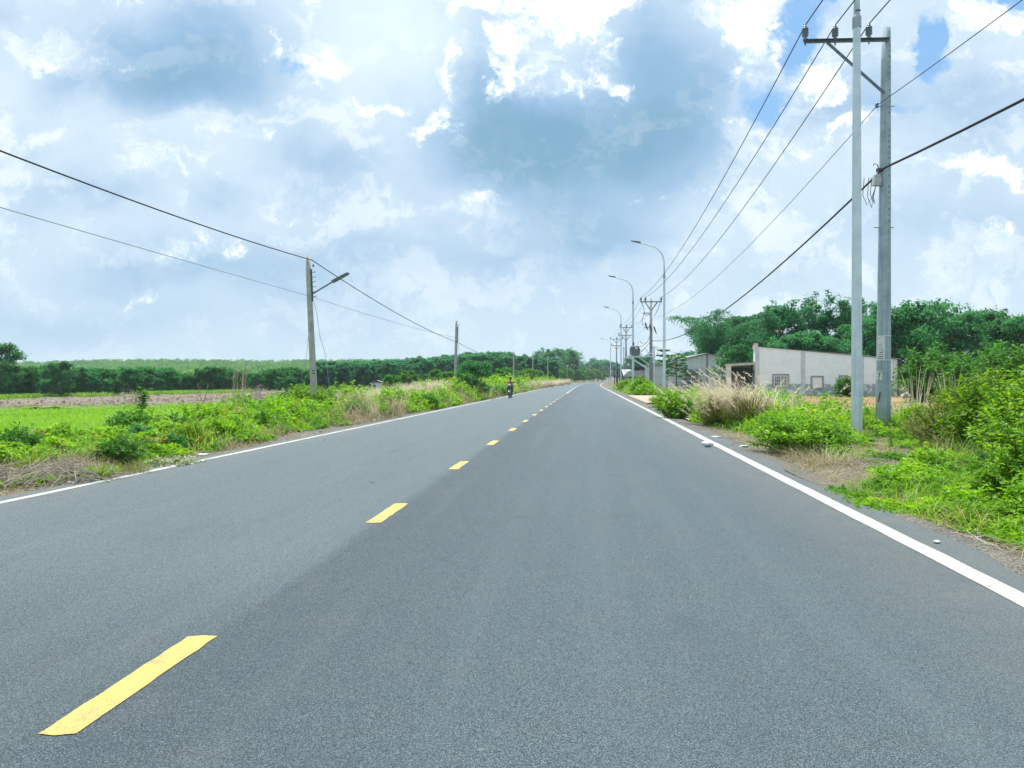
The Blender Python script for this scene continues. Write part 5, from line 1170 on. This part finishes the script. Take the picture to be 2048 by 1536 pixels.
put_tuft('dry', 'dry grass behind the near lamp pole foot', 1690, 24, .5, 2)
put_tuft('mat', 'matted dry straw lying at the edge of the right shoulder', 1650, 13.2, 1.2)
put_tuft('mat', 'matted dry straw beside the leafy mound on the right', 1560, 17.6, 1.0, 1)
put_tuft('mat', 'dry straw heap on the left verge below the green bush', 375, 16.3, 1.1, 2)
put_tuft('mat', 'dry straw heap at the left road edge in front of the leaning pole', 655, 27.5, 1.2, 3)
put_tuft('mat', 'dry straw heap behind the dead twig pile', 130, 12.6, 1.1, 4)
GD = 'pale dry grass clumps along the left verge'
for i, (px, y, sc) in enumerate(((860, 49, 1.15), (670, 34, .7), (715, 36, .75), (760, 39, .8), (800, 46, .95), (830, 44, .9), (870, 58, 1.1), (940, 70, 1.1), (838, 52, 1.0), (885, 54, 1.1), (775, 42, .8), (735, 55, .9), (915, 58, .8), (690, 40, .7), (985, 72, 1.15), (1003, 76, 1.2), (1042, 92, 1.3), (1060, 110, 1.5), (1085, 125, 1.5), (1098, 140, 1.5), (1120, 175, 1.7), (1133, 210, 1.9), (815, 60, 1.0), (1020, 86, 1.2), (1110, 160, 1.4))):
    put_tuft('dry', 'pale dry grass clump in the row along the left verge', px, y, sc * (1.15 if y < 65 else .85), i * 1.1, GD)
# reed stalks
r = np.random.default_rng(610); mb = MB()
for k in range(11):
    a = r.random() * 6.28; b0 = np.array([.26 * math.cos(a), .22 * math.sin(a), 0]); h = 1.5 + .75 * r.random(); e = b0 + np.array([r.normal(0, .10), r.normal(0, .1), h]); mb.tube([b0, (b0 + e) / 2 + r.normal(0, .03, 3), e], [.007, .006, .002], 4, var=r.random())
    for j in range(3): q = .55 + .4 * r.random(); p = b0 + (e - b0) * q; mb.tube([p, p + np.array([r.normal(0, .08), r.normal(0, .08), .22])], [.005, .002], 3, var=r.random())
tag(part('reed_stalks', mb, L_STRAW), 'pale bare reed stalks standing tall among bushes on the left verge', 'reeds'); bpy.data.objects['reed_stalks'].location = gp(478, 20.0)
def bare(H, seed, n=9, spreadf=.6):
    r = np.random.default_rng(seed); mb = MB()
    def grow(p, d, L, rad, depth):
        m_ = p + d * L * .5 + r.normal(0, .06 * L, 3); e = p + d * L + r.normal(0, .08 * L, 3); mb.tube([p, m_, e], [rad, rad * .8, rad * .55], 5, var=r.random())
        if depth:
            for _ in range(3): q = .45 + .55 * r.random(); nd = d + r.normal(0, .55, 3); nd /= np.linalg.norm(nd); grow(p + (e - p) * q, nd, L * (.5 + .25 * r.random()), rad * .55, depth - 1)
    for k in range(n): d = np.array([r.normal(0, spreadf), r.normal(0, spreadf), 1.0]); d /= np.linalg.norm(d); grow(np.array([r.normal(0, .08), r.normal(0, .08), -.05]), d, H * .5, H * .014, 2)
    return mb
for px, y, H, lab in ((272, 52, 1.9, 'leafless grey shrub at the border of the green field and the ploughed field'), (505, 60, 2.4, 'leafless pale shrub against the dark wood left of the leaning pole'), (408, 64, 2.6, 'single bare pale sapling in front of the dark wood')):
    o = tag(part('bare_shrub', bare(H, int(px), 9 if px != 408 else 2, .6 if px != 408 else .12), L_TWIG), lab, 'dead shrub'); o.location = gp(px, y)
# dead twig pile
r = np.random.default_rng(611); mb = MB()
for k in range(150):
    a = r.random() * 6.28; rad = .62 * math.sqrt(r.random()); p = np.array([rad * math.cos(a) * 1.25, rad * math.sin(a), .02 + .16 * r.random() * (1 - rad)]); az = r.normal(.9, .8); L = .25 + .55 * r.random()
    d = np.array([math.cos(az), math.sin(az) * .7, r.normal(.05, .18)]) * L; mb.tube([p - d / 2, p + r.normal(0, .04, 3) + np.array([0, 0, .07]), p + d / 2 - np.array([0, 0, .05])], [.006, .005, .002], 4, False, r.random())
tw = tag(part('twig_pile', mb, L_TWIG), 'tangled pile of dead grey twigs at the left road edge', 'twigs'); tw.location = gp(92, 10.5, .0); tw.scale = (1.25, 1.2, 1.5)
tw2 = tw.copy(); COL.objects.link(tw2); tw2.location = gp(1745, 12.6); tw2.scale = (.9, .9, .6); tw2.rotation_euler = (0, 0, 2); tw2['label'] = 'thin dead twigs scattered on the straw of the right verge'
tw3 = tw.copy(); COL.objects.link(tw3); tw3.location = gp(2040, 6.75); tw3.scale = (.8, .8, .4); tw3.rotation_euler = (0, 0, 1); tw3['label'] = 'dead twigs and roots over the gravel in the right foreground'
# sapling on the left verge
r = np.random.default_rng(612); tb, cb = MB(), MB(); pts = np.array([(0, 0, -.05), (.02, 0, .35), (-.03, .02, .7), (.03, 0, 1.05), (.05, 0, 1.28)]); tb.tube(pts, [.014, .012, .010, .007, .004], 6)
m_ = 210; q = .25 + .75 * r.random(m_); P = np.stack([np.interp(q, np.linspace(0, 1, 5), pts[:, i]) for i in range(3)], -1); D = r.normal(size=(m_, 3)); D[:, 2] = .15 - .3 * r.random(m_)
cb.leaves(P + r.normal(0, .045, (m_, 3)), D, r.normal(size=(m_, 3)) * .4 + np.array([0, 0, 1]), .11 + .07 * r.random(m_), .06, r.random(m_), .15)
bush('tall leafy sapling standing above the left verge in front of the green field', gp(284, 19.4), tb, cb, L_MID, name='sapling', cat='sapling')

# ------------------------------------------------------------------ litter on and beside the road
def lump(name, label, cat, loc, size, m, seed, nz=.25, group=None):
    r = np.random.default_rng(seed); mb = MB(); n, k = 7, 12; V = []
    for i in range(n):
        ph = math.pi * i / (n - 1)
        for j in range(k): f = 1 + nz * r.normal(); V.append((size[0] * math.sin(ph) * math.cos(j * 2 * math.pi / k) * f, size[1] * math.sin(ph) * math.sin(j * 2 * math.pi / k) * f, size[2] * (1 - math.cos(ph)) * .5 * (1 + .3 * nz * r.normal())))
    V = np.array(V); i = np.arange(n - 1)[:, None] * k; j = np.arange(k)[None]; j2 = (j + 1) % k
    mb.add(V, np.stack([i + j, i + k + j, i + k + j2, i + j2], -1).reshape(-1, 4)); o = tag(part(name, mb, m, None, True), label, cat, group); o.location = loc; return o
BAG = mat('white_film', (.80, .84, .86), .35, var=(.62, .68, .70), scale=14)
lump('plastic_bag', 'crumpled white plastic bag lying on the right edge line', 'plastic bag', (gx(1415, 15.6), 15.6, .003), (.11, .08, .13), BAG, 1)
lump('litter', 'small white scrap on the gravel of the right foreground', 'litter', (gx(1874, 6.42), 6.42, .0), (.028, .02, .028), WHITEP, 2)
lump('litter', 'pale torn sheet beside the yellow weed patch on the right verge', 'litter', (gx(1432, 18.2), 18.2, -.02), (.13, .08, .05), PAPER, 3)
lump('litter', 'white scrap below the dead twig pile on the left', 'litter', (gx(142, 10.2), 10.2, -.03), (.06, .05, .05), PAPER, 4)
lump('litter', 'flattened pale wrapper at the left road edge before the flowering patch', 'litter', (gx(408, 14.1), 14.1, -.02), (.14, .05, .03), BAG, 5)
lump('litter', 'white scrap on the right shoulder between straw and leafy mound', 'litter', (gx(1488, 15.7), 15.7, -.02), (.10, .06, .05), PAPER, 6)
r = np.random.default_rng(620)
STONE = mat('pale_stone', (.36, .34, .31), .9, var=(.24, .23, .21), scale=20, bump=.5)
for i in range(26):
    sd = 1 if i % 2 else -1; y = 6.0 + 12 * r.random() ** 1.3 if sd > 0 else 9 + 12 * r.random(); s_ = (5.75 + .8 * r.random()) if sd > 0 else -(4.95 + .9 * r.random()); x = float(cline(y)) + s_
    lump('stone', 'small stone lying loose on the road shoulder', 'stone', (x, y, float(terr(x, y)) + .015), (.02 + .03 * r.random(), .02 + .02 * r.random(), .03 + .02 * r.random()), STONE, 630 + i, .12, 'stones along the road shoulders')
mb = MB(); mb.leaves(np.array([[0, 0, .008], [.01, 0, .008], [0, .01, .008]]), np.array([[1, .2, .25], [-.7, .4, .2], [.3, -.8, .1]]), np.array([[0, 0, 1.]] * 3), .06, .022, np.array([.1, .2, .15])); o = tag(part('dead_leaf', mb, mat('brown_leaf', (.06, .045, .03), .8)), 'dark curled leaf lying on the left lane', 'leaf'); o.location = (gx(742, 10.1), 10.1, .003)
mb = MB(); mb.leaves(np.array([[0, 0, .006]]), np.array([[1, .5, .15]]), np.array([[0, 0, 1.]]), .09, .03, np.array([.1])); o = tag(part('dead_leaf', mb, mat('brown_leaf', (.06,) * 3)), 'tiny dry leaf near the left edge of the asphalt', 'leaf'); o.location = (gx(645, 17.2), 17.2, .003)

# ------------------------------------------------------------------ motorcycle and rider, coming towards us
MY = 57.0; mloc = (gx(1020.5, MY), MY, .004)
bike = thing('motorcycle', 'dark motorcycle ridden towards the camera near the left edge line', 'motorcycle', mloc, R(-7))
TYRE = mat('tyre', (.02, .02, .02), .9); BLACKP = mat('dark_fairing', (.025, .03, .045), .3, var=(.04, .05, .07), spec=.6); CHROME = mat('bike_steel', (.5, .52, .54), .3, .9)
def ring(mb, c, Rr, r_, k=22, kk=8):
    pts = [(c[0], c[1] + Rr * math.cos(a), c[2] + Rr * math.sin(a)) for a in np.linspace(0, 2 * math.pi, k + 1)]; mb.tube(pts, r_, kk, False)
for yy in (-.62, .62):
    mb = MB(); mb.cyl((-.07, yy, .29), (.07, yy, .29), .045, k=10); w = part('wheel', mb, CHROME, bike)
    mb = MB(); ring(mb, (0, yy, .29), .25, .045); part('tyre', mb, TYRE, w, True)
    mb = MB(); ring(mb, (0, yy, .29), .20, .018)
    for a in np.linspace(0, math.pi * 2, 7)[:-1]: mb.tube([(0, yy, .29), (0, yy + .2 * math.cos(a), .29 + .2 * math.sin(a))], .010, 5)
    part('rim', mb, CHROME, w)
mb = MB()
for x in (-.085, .085): mb.tube([(x, -.62, .29), (x * .9, -.44, .82)], [.025, .03], 8)
part('fork', mb, CHROME, bike)
mb = MB(); V = []
for a in np.linspace(R(20), R(165), 9):
    for x in np.linspace(-.08, .08, 5): V.append((x, -.62 - .315 * math.cos(a) * 1, .29 + .315 * math.sin(a) - .25 * x * x * 10))
mb.sheet(np.array(V), 9, 5); part('mudguard', mb, BLACKP, bike, True)
mb = MB(); mb.prism([(-.16, .38), (.16, .38), (.21, .62), (.17, .88), (.08, .98), (-.08, .98), (-.17, .88), (-.21, .62)], 'y', -.50, -.38); part('leg_shield', mb, BLACKP, bike)
mb = MB(); mb.lathe([(0, -.10), (.09, -.08), (.13, 0), (.11, .08), (0, .11)], (0, -.50, 1.0), 14); part('headlight_cowl', mb, mat('grey_cowl', (.40, .42, .46), .3), bike, True)
mb = MB(); mb.lathe([(0, -.05), (.06, -.03), (.07, 0), (.06, .03), (0, .05)], (0, -.59, 1.0), 12); part('headlight', mb, LAMPG, bike, True)
for x in (-.15, .15): mb = MB(); mb.lathe([(0, -.03), (.035, 0), (0, .03)], (x, -.50, .84), 10); part('indicator', mb, mat('amber_lens', (.6, .25, .04), .3), bike, True)
mb = MB(); mb.tube([(-.36, -.30, 1.0), (-.2, -.38, 1.02), (0, -.42, .98), (.2, -.38, 1.02), (.36, -.30, 1.0)], .017, 8); part('handlebar', mb, DARKM, bike)
for x in (-1, 1): mb = MB(); mb.tube([(x * .25, -.36, 1.02), (x * .33, -.38, 1.20)], .008, 5); mb.box((x * .37, -.38, 1.23), (.13, .03, .085)); part('mirror', mb, DARKM, bike)
mb = MB(); mb.prism([(-.40, .42), (-.1, .34), (.45, .40), (.78, .72), (.74, .80), (.2, .72), (-.1, .60), (-.36, .86)], 'x', -.11, .11); part('body', mb, BLACKP, bike)
mb = MB(); mb.prism([(-.05, .70), (.15, .76), (.70, .82), (.72, .87), (.2, .83), (-.05, .77)], 'x', -.13, .13); part('seat', mb, mat('black_vinyl', (.02, .02, .022), .6), bike)
mb = MB(); mb.box((0, -.05, .34), (.22, .32, .22)); mb.tube([(-.26, -.05, .27), (.26, -.05, .27)], .016, 6); part('engine', mb, STEEL, bike)
mb = MB(); mb.tube([(.13, -.1, .28), (.16, .2, .26), (.18, .75, .34)], [.022, .03, .05], 10); part('exhaust', mb, CHROME, bike)

def skin(name, verts, edges, m, parent=None, sub=2, root=0):
    me = bpy.data.meshes.new(name); me.from_pydata([v[:3] for v in verts], edges, []); me.materials.append(m)
    o = link(name, me, parent); sm = o.modifiers.new('Skin', 'SKIN'); sm.use_smooth_shade = True
    for i, v in enumerate(verts): me.skin_vertices[0].data[i].radius = (v[3], v[4] if len(v) > 4 else v[3]); me.skin_vertices[0].data[i].use_root = (i == root)
    sb = o.modifiers.new('Sub', 'SUBSURF'); sb.levels = sub; sb.render_levels = sub; return o
SKIN = mat('skin', (.42, .25, .17), .6, var=(.38, .22, .15))
vs_ = [(0, .20, .86, .13, .12), (0, .17, 1.00, .135, .10), (0, .12, 1.16, .16, .105), (0, .09, 1.28, .13, .09), (0, .07, 1.36, .05), (0, .05, 1.44, .068, .085), (0, .04, 1.53, .075, .095), (0, .04, 1.60, .045)]
es_ = [(i, i + 1) for i in range(7)]
vs_.append((0, -.055, 1.475, .014)); es_.append((5, 8))                       # nose
for x in (-1, 1): vs_.append((x * .088, .06, 1.48, .018)); es_.append((5, len(vs_) - 1))   # ears
for x in (-1, 1):
    b0 = len(vs_)
    vs_ += [(x * .19, .10, 1.27, .056), (x * .31, -.02, 1.12, .042), (x * .345, -.22, 1.045, .030), (x * .35, -.29, 1.025, .030)]
    es_ += [(3, b0), (b0, b0 + 1), (b0 + 1, b0 + 2), (b0 + 2, b0 + 3)]
    for q in range(4):                                                        # fingers closed round the grip
        xx_ = x * (.318 + .022 * q); f0 = len(vs_); vs_ += [(xx_, -.325, 1.028, .009), (xx_, -.335, .998, .008), (xx_, -.31, .975, .007)]; es_ += [(b0 + 3, f0), (f0, f0 + 1), (f0 + 1, f0 + 2)]
    f0 = len(vs_); vs_ += [(x * .305, -.28, 1.005, .010), (x * .30, -.30, .978, .008)]; es_ += [(b0 + 3, f0), (f0, f0 + 1)]
    l0 = len(vs_)
    vs_ += [(x * .11, .15, .84, .088), (x * .19, -.20, .80, .062), (x * .17, -.06, .40, .042), (x * .18, -.04, .33, .036), (x * .20, -.17, .29, .030)]
    es_ += [(0, l0), (l0, l0 + 1), (l0 + 1, l0 + 2), (l0 + 2, l0 + 3), (l0 + 3, l0 + 4)]
per = skin('person', vs_, es_, SKIN); per.location = mloc; per.rotation_euler = (0, 0, R(-7))
tag(per, 'person in a red top and dark trousers riding the motorcycle, wearing a dark cap', 'person')
RED = mat('red_cloth', (.36, .085, .07), .85, var=(.52, .20, .16), scale=9); TROU = mat('dark_trousers', (.03, .032, .05), .85)
sv = [(0, .19, .90, .150, .135), (0, .17, 1.00, .150, .118), (0, .12, 1.16, .172, .118), (0, .09, 1.27, .14, .10), (0, .08, 1.32, .07)]; se = [(i, i + 1) for i in range(4)]
for x in (-1, 1): b0 = len(sv); sv += [(x * .19, .10, 1.27, .068), (x * .25, .03, 1.20, .062), (x * .29, .0, 1.15, .056)]; se += [(3, b0), (b0, b0 + 1), (b0 + 1, b0 + 2)]
skin('shirt', sv, se, RED, per)
sv = [(0, .20, .86, .148, .135)]; se = []
for x in (-1, 1): l0 = len(sv); sv += [(x * .11, .15, .84, .102), (x * .19, -.20, .80, .076), (x * .18, -.13, .60, .062), (x * .17, -.06, .42, .055)]; se += [(0, l0), (l0, l0 + 1), (l0 + 1, l0 + 2), (l0 + 2, l0 + 3)]
skin('trousers', sv, se, TROU, per)
mb = MB(); mb.lathe([(.098, -.02), (.105, .02), (.098, .075), (.07, .115), (0, .13)], (0, .045, 1.515), 16); mb.prism([(-.08, -.045), (.08, -.045), (.06, -.13), (0, -.15), (-.06, -.13)], 'z', 1.515, 1.53); part('cap', mb, mat('dark_cap', (.02, .022, .025), .7), per, True)
for x in (-1, 1):
    mb = MB(); mb.lathe([(0, -.007), (.012, 0), (0, .007)], (x * .03, -.043, 1.495), 8); part('eye', mb, INK, per)
    mb = MB(); mb.prism([(-.22, .27), (-.20, .33), (-.06, .36), (.02, .34), (.02, .265)], 'x', x * .19 - .045, x * .19 + .045); part('shoe', mb, mat('dark_shoe', (.03, .03, .03), .7), per)
mb = MB(); mb.box((0, -.045, 1.425), (.05, .012, .012)); part('mouth', mb, mat('lip', (.30, .11, .09), .6), per)

# ------------------------------------------------------------------ air: the far woods fade towards the sky
mb = MB(); mb.box((0, 700, 21), (3600, 1700, 58)); hz_ = part('haze', mb, None); hz_['kind'] = 'stuff'
hm_ = bpy.data.materials.new('haze_air'); hm_.use_nodes = True; b = NB(hm_.node_tree)
pv = b.node('ShaderNodeVolumePrincipled'); pv.inputs['Color'].default_value = rgb(.72, .86, .95); pv.inputs['Density'].default_value = .00020; pv.inputs['Anisotropy'].default_value = .2
o = b.node('ShaderNodeOutputMaterial'); b.link(pv.outputs[0], o.inputs['Volume']); hz_.data.materials.append(hm_)
hz_['label'] = 'thin pale haze hanging over the whole road and its fields'
